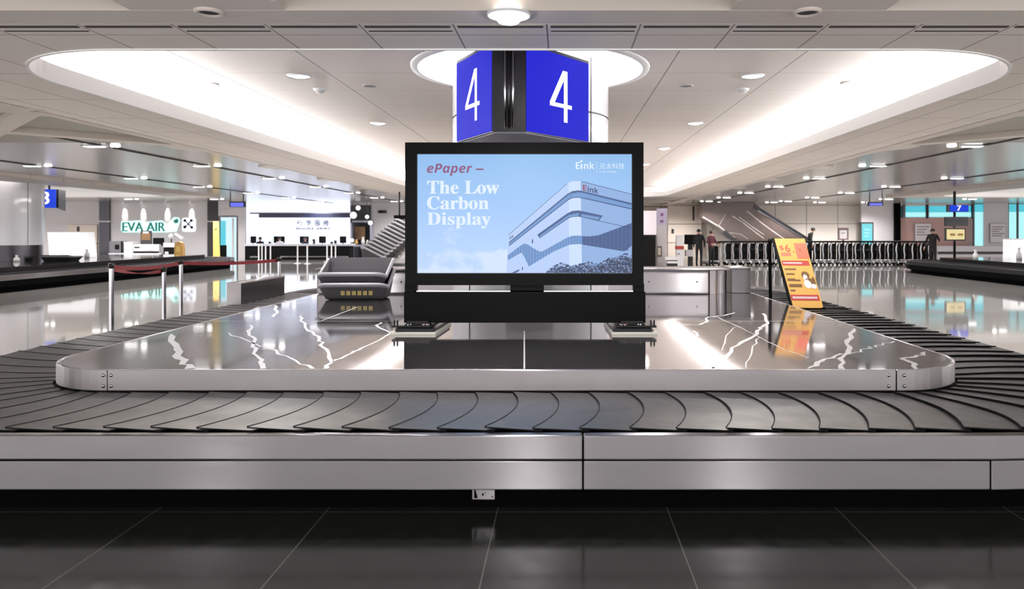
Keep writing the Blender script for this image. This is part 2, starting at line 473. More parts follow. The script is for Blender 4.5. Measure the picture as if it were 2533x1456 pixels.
for k, (x, y, lab) in enumerate([(-3.55, 10.85, 'small white round smoke detector beside the nearest downlight of the left row'),
                                 (2.65, 10.85, 'small white round smoke detector beside the nearest downlight of the right row')]):
    t = thing('smoke_detector', lab, 'smoke detector', (x, y, ZC))
    MB().lathe([(0.09, 0), (0.09, -0.02), (0.07, -0.03), (0.05, -0.06), (0.0, -0.065)], n=20).build('body', M_white, t, world=False)
    MB().lathe([(0.092, -0.004), (0.1, -0.004), (0.1, 0)], n=20).build('mount_ring', M_lip, t, world=False)
for x, y, lab in [(-2.75, 10.6, 'grey round speaker grille on the tray ceiling left of the column'), (1.78, 10.6, 'grey round speaker grille on the tray ceiling right of the column'),
                  (-4.98, 10.5, 'grey round speaker grille on the tray ceiling near the left glowing edge'), (4.03, 10.4, 'grey round speaker grille on the tray ceiling near the right glowing edge')]:
    t = thing('ceiling_speaker', lab, 'ceiling speaker', (x, y, ZC))
    MB().lathe([(0.0, -0.008), (0.08, -0.008)], n=20).build('grille', M_grey, t, world=False)
    MB().lathe([(0.08, -0.008), (0.1, -0.012), (0.105, 0)], n=20).build('rim', M_wallgrey, t, world=False)
# round air outlets at the rib nodes that the photo shows
for x, y in vents:
    if 5 < y < 14 and -17 < x < 16 and abs(x / max(y, 1)) < 0.85:
        lab = {0: 'dark round vent at the ceiling rib crossing left of the large lamp', 1: 'dark round vent at the ceiling rib crossing right of the large lamp'}.get(
            0 if (y < 6 and -3 < x < 0) else 1 if (y < 6 and 0 < x < 3) else 9, 'small dark round vent at a ceiling rib crossing')
        t = thing('ceiling_vent', lab, 'ceiling vent', (x, y, ZL), 'round vents at the rib crossings')
        MB().lathe([(0.0, -0.004), (0.075, -0.004)], n=18).build('opening', M_slot, t, world=False)
        MB().lathe([(0.075, -0.004), (0.085, -0.02), (0.1, -0.02), (0.105, 0.004)], n=18).build('rim', M_rib, t, world=False)
# twin recessed lights along the side bays
def twin_light(x, y):
    t = thing('twin_ceiling_light', 'small twin recessed ceiling light glowing in the ribbed side ceiling', 'ceiling light', (x, y, ZP), 'twin recessed lights of the side ceilings')
    MB().box(-0.22, 0.22, -0.11, 0.11, -0.02, 0).build('frame', M_white, t, world=False, bevel=0.008)
    MB().box(-0.18, 0.18, -0.08, 0.08, -0.03, -0.02).build('lamp', M_lamp2, t, world=False, bevel=0.008)
    MB().lathe([(0.0, -0.03), (0.07, -0.03), (0.09, -0.02), (0.09, 0)], (0.42, 0, 0), 14).build('side_lamp', M_lamp2, t, world=False)
    l = bpy.data.lights.new('twin_beam', 'SPOT'); l.energy = TWIN_W; l.spot_size = 2.7; l.spot_blend = 0.7; l.shadow_soft_size = 0.15; l.color = (1, 0.975, 0.96)
    lo = bpy.data.objects.new('twin_beam', l); COL.objects.link(lo); lo.parent = t; lo.location = (0, 0, -0.12)
    return t


tw = twin_light(-9.45, 10.5); twk = tree(tw)
for x in (-9.45, -13.9, 8.3, 12.75):
    for k in range(8):
        y = 10.5 + 4.45 * k
        if (x, k) == (-9.45, 0): continue
        if abs(x) / y > 0.8: continue
        dup(tw, twk, (x, y, ZP), 0 if x < 0 else PI)

for x in (-31.7, -27.2, -22.8, -18.3, 17.2, 21.6, 26.1, 30.5):
    for y in (36.2, 38.9): dup(tw, twk, (x, y, ZP), 0 if x < 0 else PI)
for x in (6.8, 9.6, 12.4, 15.2, 18.0): dup(tw, twk, (x, 43.2, ZP), PI)
for c in TRAYS[1:]:  # added unseen lamps that brighten the neighbouring carousels
    for y in (16.0, 20.5, 25.0, 29.5):
        for dx in (-3.0, 3.0):
            downlight('downlight', 'unseen round downlight added in a ceiling tray to brighten a neighbouring carousel', c + dx, y, ZC, 0.12, SPOT_W, 'added fill downlights of the neighbouring trays')

# ------------------------------------------------------------------ baggage carousel in front
def carousel(name, label, x0, x1, y0, y1, rin, belt_w=1.1, rail=0.07, detail=False, rm=None, lo=None, sk=None):
    """x0..x1, y0..y1 is the island; belt and rail run around it"""
    t = thing(name, label, 'baggage carousel', ((x0 + x1) / 2, y0 - belt_w - rail, 0))
    ox0, ox1, oy0, oy1, ro = x0 - belt_w - rail, x1 + belt_w + rail, y0 - belt_w - rail, y1 + belt_w + rail, rin + belt_w + rail
    path = rrect(ox0, ox1, oy0, oy1, ro, 16)           # CCW; left of travel is inward
    n = 17
    corner = [path[i * n:(i + 1) * n] for i in range(4)]   # right-front, right-back, left-back, left-front
    def seg(a, b, m=1): return [(a[0] + (b[0] - a[0]) * i / m, a[1] + (b[1] - a[1]) * i / m) for i in range(m + 1)]
    fl, fr = corner[3][-1], corner[0][0]
    sx = 0.114
    g = 0.003
    if detail:
        pieces_up = [[(fl[0], oy0), (sx - g, oy0)], [(sx + g, oy0), (fr[0], oy0)] + corner[0][1:],
                     [corner[0][-1], corner[1][0]], corner[1], [corner[1][-1], corner[2][0]], corner[2], [corner[2][-1], corner[3][0]], corner[3]]
        pieces_lo = [[(fl[0], oy0), (sx - g, oy0)], [(sx + g, oy0), (fr[0] - 0.02 - g, oy0)], [(fr[0] - 0.02 + g, oy0), (fr[0], oy0)] + corner[0][1:],
                     [corner[0][-1], corner[1][0]], corner[1], [corner[1][-1], corner[2][0]], corner[2], [corner[2][-1], corner[3][0]], corner[3]]
    else:
        pieces_up = pieces_lo = [[fl, fr], corner[0], [corner[0][-1], corner[1][0]], corner[1], [corner[1][-1], corner[2][0]], corner[2],
                                 [corner[2][-1], corner[3][0]], corner[3]]
    for p in pieces_up: MB().strip(p, 0.318, 0.45, rail, 0).build('rim_panel', rm or M_steel_rim, t, bevel=0.008 if detail else 0)
    for p in pieces_lo:
        q = [(min(max(x, ox0 + 0.0), ox1), y) for x, y in p]
        MB().strip(q, 0.156, 0.313, 0.05, 0).build('fascia_panel', lo or M_steel_low, t, bevel=0.006 if detail else 0)
    kp = rrect(ox0 + 0.17, ox1 - 0.17, oy0 + 0.17, oy1 - 0.17, ro - 0.17, 16)
    MB().strip(kp, 0.0, 0.2, 0.02, 0, closed=True).build('kick_plate', M_black, t)
    bed_o = rrect(ox0 + 0.04, ox1 - 0.04, oy0 + 0.04, oy1 - 0.04, ro - 0.04, 16)
    bed_i = rrect(x0 + 0.1, x1 - 0.1, y0 + 0.1, y1 - 0.1, rin - 0.1, 16)
    bed = MB().tess([bed_o, bed_i], 0.415, 0); bed.tess([bed_o, bed_i], 0.19, 0, flip=True)
    bed.build('belt_bed', M_beltdark, t)
    ipath = rrect(x0, x1, y0, y1, rin, 16)
    ic = [ipath[i * n:(i + 1) * n] for i in range(4)]
    if detail:
        for p in ([ic[3][-1], (ic[0][0][0] - g, y0)], [(ic[0][0][0] + g, y0)] + ic[0][1:], [ic[0][-1], ic[1][0]], ic[1], [ic[1][-1], ic[2][0]], ic[2],
                  [ic[2][-1], ic[3][0]], ic[3][:-1] + [(ic[3][-1][0] - g, y0)]):
            MB().strip(p, 0.440, 0.588, 0.028, 0).build('skirt_panel', M_steel, t, bevel=0.006)
    else:
        MB().strip(ipath, 0.436, 0.586, 0.028, 0, closed=True).build('skirt_panel', sk or M_steel, t)
    top = rrect(x0 + 0.028, x1 - 0.028, y0 + 0.028, y1 - 0.028, rin - 0.028, 16)
    mb = MB().prism(top, 0.41, 0.586)
    return t, mb


IX0, IX1, IY0, IY1, IR = -3.86, 3.02, 5.17, 14.5, 0.68
car, topmb = carousel('baggage_carousel', 'large steel baggage carousel in the foreground with polished veined stone centre and screen on it', IX0, IX1, IY0, IY1, IR, detail=True)
# white veins inlaid in the stone, their outlines in the plan of the slab
ZT = 0.586
veins = [([(422, 826), (438, 858), (446, 886), (470, 911)], 14), ([(620, 803), (616, 822), (628, 846), (632, 866), (647, 890), (651, 911)], 9),
         ([(565, 822), (628, 848), (667, 862), (722, 886), (774, 911)], 6), ([(746, 779), (746, 795), (762, 818), (790, 838), (797, 858), (821, 893), (805, 911)], 7),
         ([(821, 895), (868, 874), (904, 856), (947, 836), (967, 822), (932, 805), (943, 797)], 6), ([(750, 801), (790, 795), (884, 759)], 4),
         ([(624, 767), (640, 759), (679, 755), (687, 771), (675, 783)], 8), ([(1675, 803), (1730, 803), (1748, 795), (1750, 785), (1778, 781), (1817, 773)], 7),
         ([(1718, 817), (1726, 828), (1703, 846), (1722, 870), (1750, 905), (1778, 912)], 7), ([(1762, 911), (1790, 889), (1825, 854), (1872, 826), (1880, 810), (1900, 799), (1888, 775)], 9),
         ([(1770, 781), (1825, 807), (1872, 830), (1928, 858), (1999, 885)], 3), ([(2113, 812), (2097, 842), (2103, 862), (2086, 882), (2082, 912)], 10),
         ([(1999, 912), (2030, 893), (2082, 874)], 8), ([(2105, 874), (2145, 862), (2165, 854), (2212, 844)], 5), ([(2287, 870), (2267, 882), (2232, 886), (2259, 897), (2267, 912)], 9),
         ([(1821, 807), (1797, 830), (1786, 866)], 3), ([(1880, 834), (1861, 866), (1845, 909)], 3), ([(700, 742), (730, 752), (762, 746)], 4)]
rv = random.Random(8)
for pts, wpx in veins:
    g = [floor_at(x, y, ZT) for x, y in pts]
    fine = []
    for a, b in zip(g[:-1], g[1:]):
        for k in range(4): fine.append(a.lerp(b, k / 4) + Vector((rv.uniform(-1, 1) * 0.014, rv.uniform(-1, 1) * 0.05, 0)) * (1 if k else 0.2))
    fine.append(g[-1])
    hw = wpx / F * 5.6 / 2 * 1.35
    L = []; R = []
    for i, p in enumerate(fine):
        d = (fine[min(i + 1, len(fine) - 1)] - fine[max(i - 1, 0)]).normalized(); q = Vector((-d.y, d.x, 0))
        w_ = hw * rv.uniform(0.6, 1.25) * (0.35 if i in (0,) else 1)
        L.append(p + q * w_); R.append(p - q * w_)
    vs = [(p.x, p.y, ZT + 0.0006) for p in L] + [(p.x, p.y, ZT + 0.0006) for p in R]; k = len(L)
    topmb.add(vs, [(i, i + k, i + 1 + k, i + 1) for i in range(k - 1)], 1)
for (a, b) in (((-3.8, 8.02), (2.98, 8.02)),):
    w_ = 0.004
    if a[0] == b[0]: topmb.box(a[0] - w_, a[0] + w_, a[1], b[1], ZT, ZT + 0.0005, 2)
    else: topmb.box(a[0], b[0], a[1] - w_ * 1.6, a[1] + w_ * 1.6, ZT, ZT + 0.0005, 2)
sa_, sb_ = floor_at(1297, 912, ZT), floor_at(1297, 818, ZT)
topmb.add([(sa_.x - 0.006, sa_.y, ZT + 0.0005), (sa_.x + 0.006, sa_.y, ZT + 0.0005), (sb_.x + 0.006, sb_.y, ZT + 0.0005), (sb_.x - 0.006, sb_.y, ZT + 0.0005)], [(0, 1, 2, 3)], 2)
topmb.build('stone_top', [M_marble, M_vein, M_marble_seam], car)
# rivets at the skirt joints
for jx in (IX0 + IR, IX1 - IR):
    for dx in (-0.055, 0.055):
        for z in (0.475, 0.55):
            if jx < 0: dx2 = dx * 0.5
            else: dx2 = dx
            MB().lathe([(0.013, 0), (0.011, 0.006), (0.004, 0.009), (0.0, 0.009)], n=12).build('rivet', M_chrome, car, world=False)
            r = bpy.data.objects[-1] if False else [o for o in children_of(car) if o.name.startswith('rivet')][-1]
            r.location = Vector((jx + dx2, IY0 - 0.0005, z)) - car.location; r.rotation_euler = (PI / 2, 0, 0)

# the moving belt: overlapping crescent plates
belt = thing('carousel_belt', 'dark grey rubber belt of overlapping crescent plates circling the foreground carousel', 'conveyor belt', ((IX0 + IX1) / 2, IY0 - 0.5, 0.43))
A0 = (IX1 - IX0) - 2 * IR; B0 = (IY1 - IY0) - 2 * IR; RM = IR + 0.55; AQ = PI / 2 * RM


def ring_pt(s, w):
    """s along the middle of the belt from the left end of the front straight, w outward from the island"""
    per = 2 * (A0 + B0) + 4 * AQ; s = s % per
    cs = [(IX1 - IR, IY0 + IR), (IX1 - IR, IY1 - IR), (IX0 + IR, IY1 - IR), (IX0 + IR, IY0 + IR)]
    dirs = [Vector((1, 0)), Vector((0, 1)), Vector((-1, 0)), Vector((0, -1))]; lens = [A0, B0, A0, B0]
    starts = [Vector((IX0 + IR, IY0)), Vector((IX1, IY0 + IR)), Vector((IX1 - IR, IY1)), Vector((IX0, IY1 - IR))]
    for k in range(4):
        d = dirs[k]; nrm = Vector((d.y, -d.x))
        if s <= lens[k]: return starts[k] + d * s + nrm * w
        s -= lens[k]
        if s <= AQ:
            a = math.atan2(nrm.y, nrm.x) + s / RM
            return Vector(cs[k]) + Vector((math.cos(a), math.sin(a))) * (IR + w)
        s -= AQ


PER = 2 * (A0 + B0) + 4 * AQ
S0 = -(B0 * 0.93 + AQ); S1 = A0 + AQ + B0 * 0.95
NPL = 92; STEP = (S1 - S0) / NPL
def bulge(t): return 0.30 * t * (1 - t) - 0.085 * t * t
for i in range(NPL):
    s0 = S0 + STEP * i
    s0 += random.uniform(-0.008, 0.008)
    nu, nt_ = 5, 12
    vs = []
    lift = random.uniform(0.011, 0.017)
    for lay in (0, 1):
        for u in range(nu + 1):
            for t_ in range(nt_ + 1):
                uu, tt = u / nu, t_ / nt_
                p = ring_pt(s0 + bulge(tt) + uu * (STEP + 0.05), 0.02 + tt * 1.06)
                z = 0.428 + 0.026 * tt + lift * (1 - uu) * (0.7 + 0.6 * tt) - (0.008 if lay else 0)
                vs.append((p.x, p.y, z))
    n1 = nt_ + 1; o1 = (nu + 1) * n1; fs = []
    for u in range(nu):
        for t_ in range(nt_):
            a = u * n1 + t_
            fs.append((a, a + 1, a + n1 + 1, a + n1)); fs.append((o1 + a, o1 + a + n1, o1 + a + n1 + 1, o1 + a + 1))
    for u in range(nu):
        for t_ in (0, nt_): a = u * n1 + t_; fs.append((a, a + n1, o1 + a + n1, o1 + a))
    for t_ in range(nt_):
        for u in (0, nu): a = u * n1 + t_; fs.append((a, a + 1, o1 + a + 1, o1 + a))
    pm = MB().add(vs, fs, 0)
    for q_ in range(nu * nt_ * 2, len(fs)): pm.mi[q_] = 1
    edge = [Vector(vs[t_]) + Vector((0, 0, 0.001)) for t_ in range(n1)]
    pm.tube(edge, 0.003, 5, 1)
    pm.build('belt_plate', [M_belt, M_beltdark], belt)

# power outlet box on the kick plate
ob = P(1195, 1223, 4.14)
t = thing('outlet_box', 'small grey metal outlet box on the black kick plate under the carousel', 'outlet box', (ob.x, 4.17, 0.07))
oy = 4.06
def opx(x, y): return P(x, y, oy)
a, b = opx(1167, 1206), opx(1224, 1237)
mb = MB().box(a.x, b.x, oy + 0.008, 4.18, b.z, a.z + 0.02); mb.build('box_body', M_steel_low, t, bevel=0.004)
for k, (dx, dz, r) in enumerate(((0.06, 0.030, 0.006), (0.072, 0.04, 0.003), (0.112, 0.018, 0.004))):
    q = MB().lathe([(0.0, 0.003), (r, 0.003), (r, 0)], n=12).build('screw_hole', M_black, t, world=False)
    q.location = Vector((a.x + dx, oy + 0.008, b.z + dz)) - t.location; q.rotation_euler = (PI / 2, 0, 0)
MB().extr([(a.x + 0.012, oy + 0.007, b.z + 0.01), (a.x + 0.032, oy + 0.007, b.z + 0.01), (a.x + 0.018, oy + 0.007, b.z + 0.06), (a.x + 0.012, oy + 0.007, b.z + 0.07)], (0, 0.002, 0)).build('slot', M_black, t)

# ------------------------------------------------------------------ display on the island
DD = 7.15
disp = thing('advertising_display', 'large black framed screen showing a blue building advert, standing on the carousel island', 'display screen', (-0.36, DD, ZT))
def dp(x, y, D=DD): return P(x, y, D)
a, b = dp(1002, 352), dp(1592, 705)
sa, sb = dp(1030, 379), dp(1565, 677)
fr = MB()
fy0, fy1 = DD, DD + 0.10
fr.box(a.x, b.x, fy0, fy1, sa.z, a.z); fr.box(a.x, b.x, fy0, fy1, b.z, sb.z)
fr.box(a.x, sa.x, fy0, fy1, sb.z, sa.z); fr.box(sb.x, b.x, fy0, fy1, sb.z, sa.z)
fr.box(sa.x, sb.x, fy1 - 0.02, fy1, sb.z, sa.z)
frame = fr.build('bezel', M_bezel, disp)
# thin inner rim
rm = MB(); e = 0.008
for x0, x1, z0, z1 in ((sa.x, sb.x, sa.z - e, sa.z), (sa.x, sb.x, sb.z, sb.z + e), (sa.x, sa.x + e, sb.z, sa.z), (sb.x - e, sb.x, sb.z, sa.z)):
    rm.box(x0, x1, fy0 + 0.004, fy0 + 0.03, z0, z1)
rm.build('inner_rim', M_foot, disp)
# picture; reflective paper, its brightness put in as emission
m = bpy.data.materials.new('screen_sky'); m.use_nodes = True; nt = m.node_tree; bs = nt.nodes['Principled BSDF']
bs.inputs['Base Color'].default_value = (0.02, 0.02, 0.02, 1); bs.inputs['Roughness'].default_value = 0.35
tc = nt.nodes.new('ShaderNodeTexCoord'); sp = nt.nodes.new('ShaderNodeSeparateXYZ'); nt.links.new(tc.outputs['Generated'], sp.inputs[0])
rp = nt.nodes.new('ShaderNodeValToRGB'); rp.color_ramp.elements[0].color = lin((186, 213, 251)) + (1,); rp.color_ramp.elements[1].color = lin((136, 186, 236)) + (1,)
rp.color_ramp.elements.new(0.55).color = lin((152, 194, 245)) + (1,)
nt.links.new(sp.outputs[2], rp.inputs[0])
ns = nt.nodes.new('ShaderNodeTexNoise'); ns.inputs['Scale'].default_value = 4.2; ns.inputs['Detail'].default_value = 9; ns.inputs['Roughness'].default_value = 0.62
mp = nt.nodes.new('ShaderNodeMapping'); mp.inputs['Scale'].default_value = (1.0, 1, 0.9); mp.inputs['Location'].default_value = (0.35, 0, 0.3)
nt.links.new(tc.outputs['Generated'], mp.inputs[0]); nt.links.new(mp.outputs[0], ns.inputs['Vector'])
# cloud bank low on the left
mz = nt.nodes.new('ShaderNodeMapRange'); mz.inputs[1].default_value = 0.02; mz.inputs[2].default_value = 0.42; mz.inputs[3].default_value = 0.16; mz.inputs[4].default_value = -0.16
nt.links.new(sp.outputs[2], mz.inputs[0])
ad = nt.nodes.new('ShaderNodeMath'); ad.operation = 'ADD'; nt.links.new(ns.outputs[0], ad.inputs[0]); nt.links.new(mz.outputs[0], ad.inputs[1])
mr = nt.nodes.new('ShaderNodeMapRange'); mr.inputs[1].default_value = 0.50; mr.inputs[2].default_value = 0.60; mr.inputs[4].default_value = 0.9
nt.links.new(ad.outputs[0], mr.inputs[0])
mx = nt.nodes.new('ShaderNodeMix'); mx.data_type = 'RGBA'; nt.links.new(mr.outputs[0], mx.inputs[0]); nt.links.new(rp.outputs[0], mx.inputs[6]); mx.inputs[7].default_value = lin((208, 226, 255)) + (1,)
nt.links.new(mx.outputs[2], bs.inputs['Emission Color']); bs.inputs['Emission Strength'].default_value = 0.97
SY = fy0 + 0.014
screen = MB().box(sa.x, sb.x, SY, SY + 0.03, sb.z, sa.z).build('screen', m, disp)
def em(name, c): return mat(name, (5, 5, 5), 0.4, emit=0.96, erg=c)
def sp5(x, y, lay):           # photo-crop coordinates of the picture to the screen plane
    fx = 990 + x / 2.856; fy = 340 + y / 2.856
    p = P(fx, fy, DD); return Vector((min(max(p.x, sa.x + 0.009), sb.x - 0.009), SY - 0.0008 * lay, min(max(p.z, sb.z + 0.009), sa.z - 0.009)))
E = [em('pic_wall_light', (184, 208, 250)), em('pic_wall_mid', (142, 176, 226)), em('pic_glass_dark', (62, 92, 146)), em('pic_glass_mid', (110, 152, 208)),
     em('pic_line', (44, 58, 98)), em('pic_tree_a', (44, 58, 92)), em('pic_tree_b', (80, 100, 142)), em('pic_tree_c', (128, 152, 196)), em('pic_wall_bright', (204, 224, 255))]
pic = MB()
def pp(pts, mi, lay):
    pv = [sp5(x, y, lay) for x, y in pts]
    tris = tessellate_polygon([[Vector((p.x, p.z, 0)) for p in pv]])
    fs = []
    for t_ in tris:
        p0, p1, p2 = (pv[i] for i in t_)
        n_ = (p1 - p0).cross(p2 - p0)
        fs.append(tuple(t_) if n_.y < 0 else tuple(reversed(t_)))
    pic.add(pv, fs, mi)
pp([(749, 962), (765, 690), (1180, 325), (1200, 313), (1225, 306), (1262, 306), (1285, 962)], 0, 1)
pp([(1258, 306), (1290, 310), (1642, 400), (1642, 962), (1280, 962), (1270, 600)], 1, 1)
pp([(1190, 318), (1225, 307), (1275, 308), (1285, 962), (1195, 962)], 8, 2)
pp([(768, 738), (1180, 398), (1215, 378), (1260, 372), (1300, 380), (1642, 462), (1642, 508), (1300, 432), (1258, 424), (1215, 428), (1190, 440), (768, 768)], 2, 3)
pp([(768, 748), (1185, 408), (1215, 390), (1215, 420), (1190, 432), (768, 762)], 3, 4)
pp([(1205, 398), (1258, 386), (1300, 392), (1300, 426), (1258, 418), (1205, 426)], 3, 4)
pp([(1300, 392), (1642, 476), (1642, 500), (1300, 424)], 3, 4)
pp([(968, 686), (1180, 535), (1215, 518), (1262, 514), (1432, 551), (1402, 589), (1300, 566), (1258, 558), (1212, 562), (1190, 570), (985, 712)], 2, 3)
pp([(985, 694), (1190, 548), (1262, 532), (1262, 552), (1190, 562), (988, 706)], 3, 4); pp([(1280, 540), (1410, 562), (1398, 582), (1280, 558)], 3, 4)
pp([(758, 832), (850, 762), (880, 747), (905, 758), (975, 803), (1000, 806), (1180, 706), (1215, 694), (1262, 692), (1290, 696), (1290, 754), (1262, 752), (1200, 756), (1080, 806), (908, 911), (880, 850), (855, 812), (760, 866)], 3, 3)
pp([(1285, 696), (1340, 698), (1400, 690), (1642, 603), (1642, 762), (1600, 798), (1575, 803), (1285, 756)], 2, 3)
for k in range(12): xx = 1300 + k * 28; pp([(xx, 700), (xx + 3, 700), (xx + 3, 756 + (xx - 1285) * 0.14), (xx, 756 + (xx - 1285) * 0.14)] if xx < 1390 else [(xx, 698 - (xx - 1390) * 0.37), (xx + 3, 697 - (xx - 1390) * 0.37), (xx + 3, 756 + (xx - 1285) * 0.14), (xx, 756 + (xx - 1285) * 0.14)], 4, 4)
for k in range(26):
    xx = 770 + k * 20
    if xx < 880: y0_, y1_ = 832 - (xx - 758) * 0.72, 866 - (xx - 760) * 0.55
    elif xx < 1000: y0_, y1_ = 752 + (xx - 880) * 0.46, min(905, 830 + (xx - 860) * 1.6) if xx < 908 else 911 - (xx - 908) * 0.6
    else: y0_, y1_ = 806 - (xx - 1000) * 0.52, 911 - (xx - 908) * 0.58
    if xx > 1200: y0_, y1_ = 694, 754
    pp([(xx, y0_), (xx + 2.5, y0_), (xx + 2.5, y1_), (xx, y1_)], 2, 4)
for (u0, v0, u1, v1) in ((1180, 325, 765, 688), (1285, 310, 1642, 400), (1300, 565, 1642, 640)): pp([(u0, v0 - 2), (u1, v1 - 2), (u1, v1 + 1.5), (u0, v0 + 1.5)], 4, 4)
pp([(930, 722), (938, 716), (938, 744), (930, 748)], 4, 4); pp([(860, 915), (866, 911), (866, 934), (860, 938)], 4, 4)
pp([(786, 958), (840, 930), (840, 942), (815, 960)], 2, 4)
rt = random.Random(3)
prof = [(1030, 956), (1060, 930), (1090, 905), (1140, 884), (1180, 900), (1210, 910), (1260, 895), (1300, 886), (1345, 878), (1400, 895), (1440, 872), (1480, 845), (1530, 850), (1560, 830), (1590, 815), (1625, 835), (1645, 830)]
def top_at(x):
    for (xa, ya), (xb, yb) in zip(prof[:-1], prof[1:]):
        if xa <= x <= xb: return ya + (yb - ya) * (x - xa) / (xb - xa)
    return 960
pp([(x, y + 22) for x, y in prof] + [(1645, 962), (1030, 962)], 5, 5)
for k in range(900):
    x = rt.uniform(1035, 1640); yt = top_at(x); y = yt + (960 - yt) * rt.random() ** 1.3
    mi = 5 if rt.random() < 0.35 else (6 if rt.random() < 0.55 else 7)
    r = rt.uniform(3, 8); a_ = rt.uniform(0, 3)
    pp([(x + r * math.cos(a_ + q) * 1.2, y + r * math.sin(a_ + q) * 0.8) for q in (0, 1.3, 2.4, 3.6, 5)], mi, 6 + (k % 5) * 0.2)
pic.build('advert_picture', E, screen)
U, V = Vector((1, 0, 0)), Vector((0, 0, 1))
def screen_text(name, body, x0, y0, x1, y1, m_, shear=0.0, bold=0.0):
    o = sp5(x0, y1, 8); q = sp5(x1, y0, 8)
    mb = MB(); text_on(mb, body, o, U, V, q.x - o.x, q.z - o.z, 0, shear, bold)
    return mb.build(name, m_, screen)
T_mag = em('pic_text_magenta', (140, 80, 124)); T_white = em('pic_text_white', (226, 240, 255)); T_red = em('pic_text_red', (150, 70, 100)); T_navy = em('pic_text_navy', (58, 66, 112))
screen_text('headline_text', '\U0001D65A\U0001D64B\U0001D656\U0001D665\U0001D65A\U0001D667', 188, 184, 508, 270, T_mag)
dm = MB(); o = sp5(534, 229, 8); q = sp5(588, 218, 8); dm.box(o.x, q.x, o.y, o.y + 0.0004, o.z, q.z); dm.build('headline_dash', T_mag, screen)
def bold_serif(s_): return ''.join(chr(0x1D400 + ord(c) - 65) if 'A' <= c <= 'Z' else chr(0x1D41A + ord(c) - 97) if 'a' <= c <= 'z' else c for c in s_)
screen_text('slogan_line', bold_serif('The Low'), 188, 305, 697, 398, T_white, bold=0.005)
screen_text('slogan_line', bold_serif('Carbon'), 188, 414, 622, 508, T_white, bold=0.005)
screen_text('slogan_line', bold_serif('Display'), 188, 528, 635, 642, T_white, bold=0.005)
def bold_sans(s_): return ''.join(chr(0x1D5D4 + ord(c) - 65) if 'A' <= c <= 'Z' else chr(0x1D5EE + ord(c) - 97) if 'a' <= c <= 'z' else c for c in s_)
screen_text('logo_text', bold_sans('E'), 1240, 173, 1268, 222, T_white)
screen_text('logo_text', bold_sans('nk'), 1298, 173, 1372, 222, T_white)
lg = MB(); o = sp5(1274, 222, 8); q = sp5(1287, 186, 8); lg.box(o.x, q.x, o.y, o.y + 0.0004, o.z, q.z)
c0 = sp5(1280, 166, 8); lg.poly([(c0.x + 0.011 * math.cos(2 * PI * k / 16), c0.y, c0.z + 0.011 * math.sin(2 * PI * k / 16)) for k in range(16)])
o = sp5(1262, 178, 8); lg.extr([(o.x, o.y, o.z), (o.x + 0.012, o.y, o.z), (c0.x + 0.004, o.y, c0.z), (c0.x - 0.006, o.y, c0.z)], (0, 0.0004, 0))
lg.build('logo_mark', T_white, screen)
dm = MB(); o = sp5(1388, 248, 8); q = sp5(1390, 170, 8); dm.box(o.x, q.x, o.y, o.y + 0.0004, o.z, q.z); dm.build('logo_divider', T_white, screen)
screen_text('logo_name', '元太科技', 1408, 180, 1585, 221, T_white)
screen_text('logo_small_text', 'E Ink Holdings', 1410, 234, 1528, 250, T_white)
def screen_text_skew(name, body, p00, p10, h, m_):
    o = sp5(*p00, 8); q = sp5(*p10, 8); u = (q - o); L_ = u.length
    mb = MB(); text_on(mb, body, o, u.normalized(), V, L_, h, 0); return mb.build(name, m_, screen)
screen_text_skew('building_letters', bold_sans('E'), (1290, 372), (1318, 378), 0.055, T_red)
screen_text_skew('building_letters', bold_sans('ink'), (1324, 382), (1400, 398), 0.055, T_navy)
screen_text_skew('building_letters', bold_sans('Eink'), (772, 722), (800, 702), 0.03, T_navy)
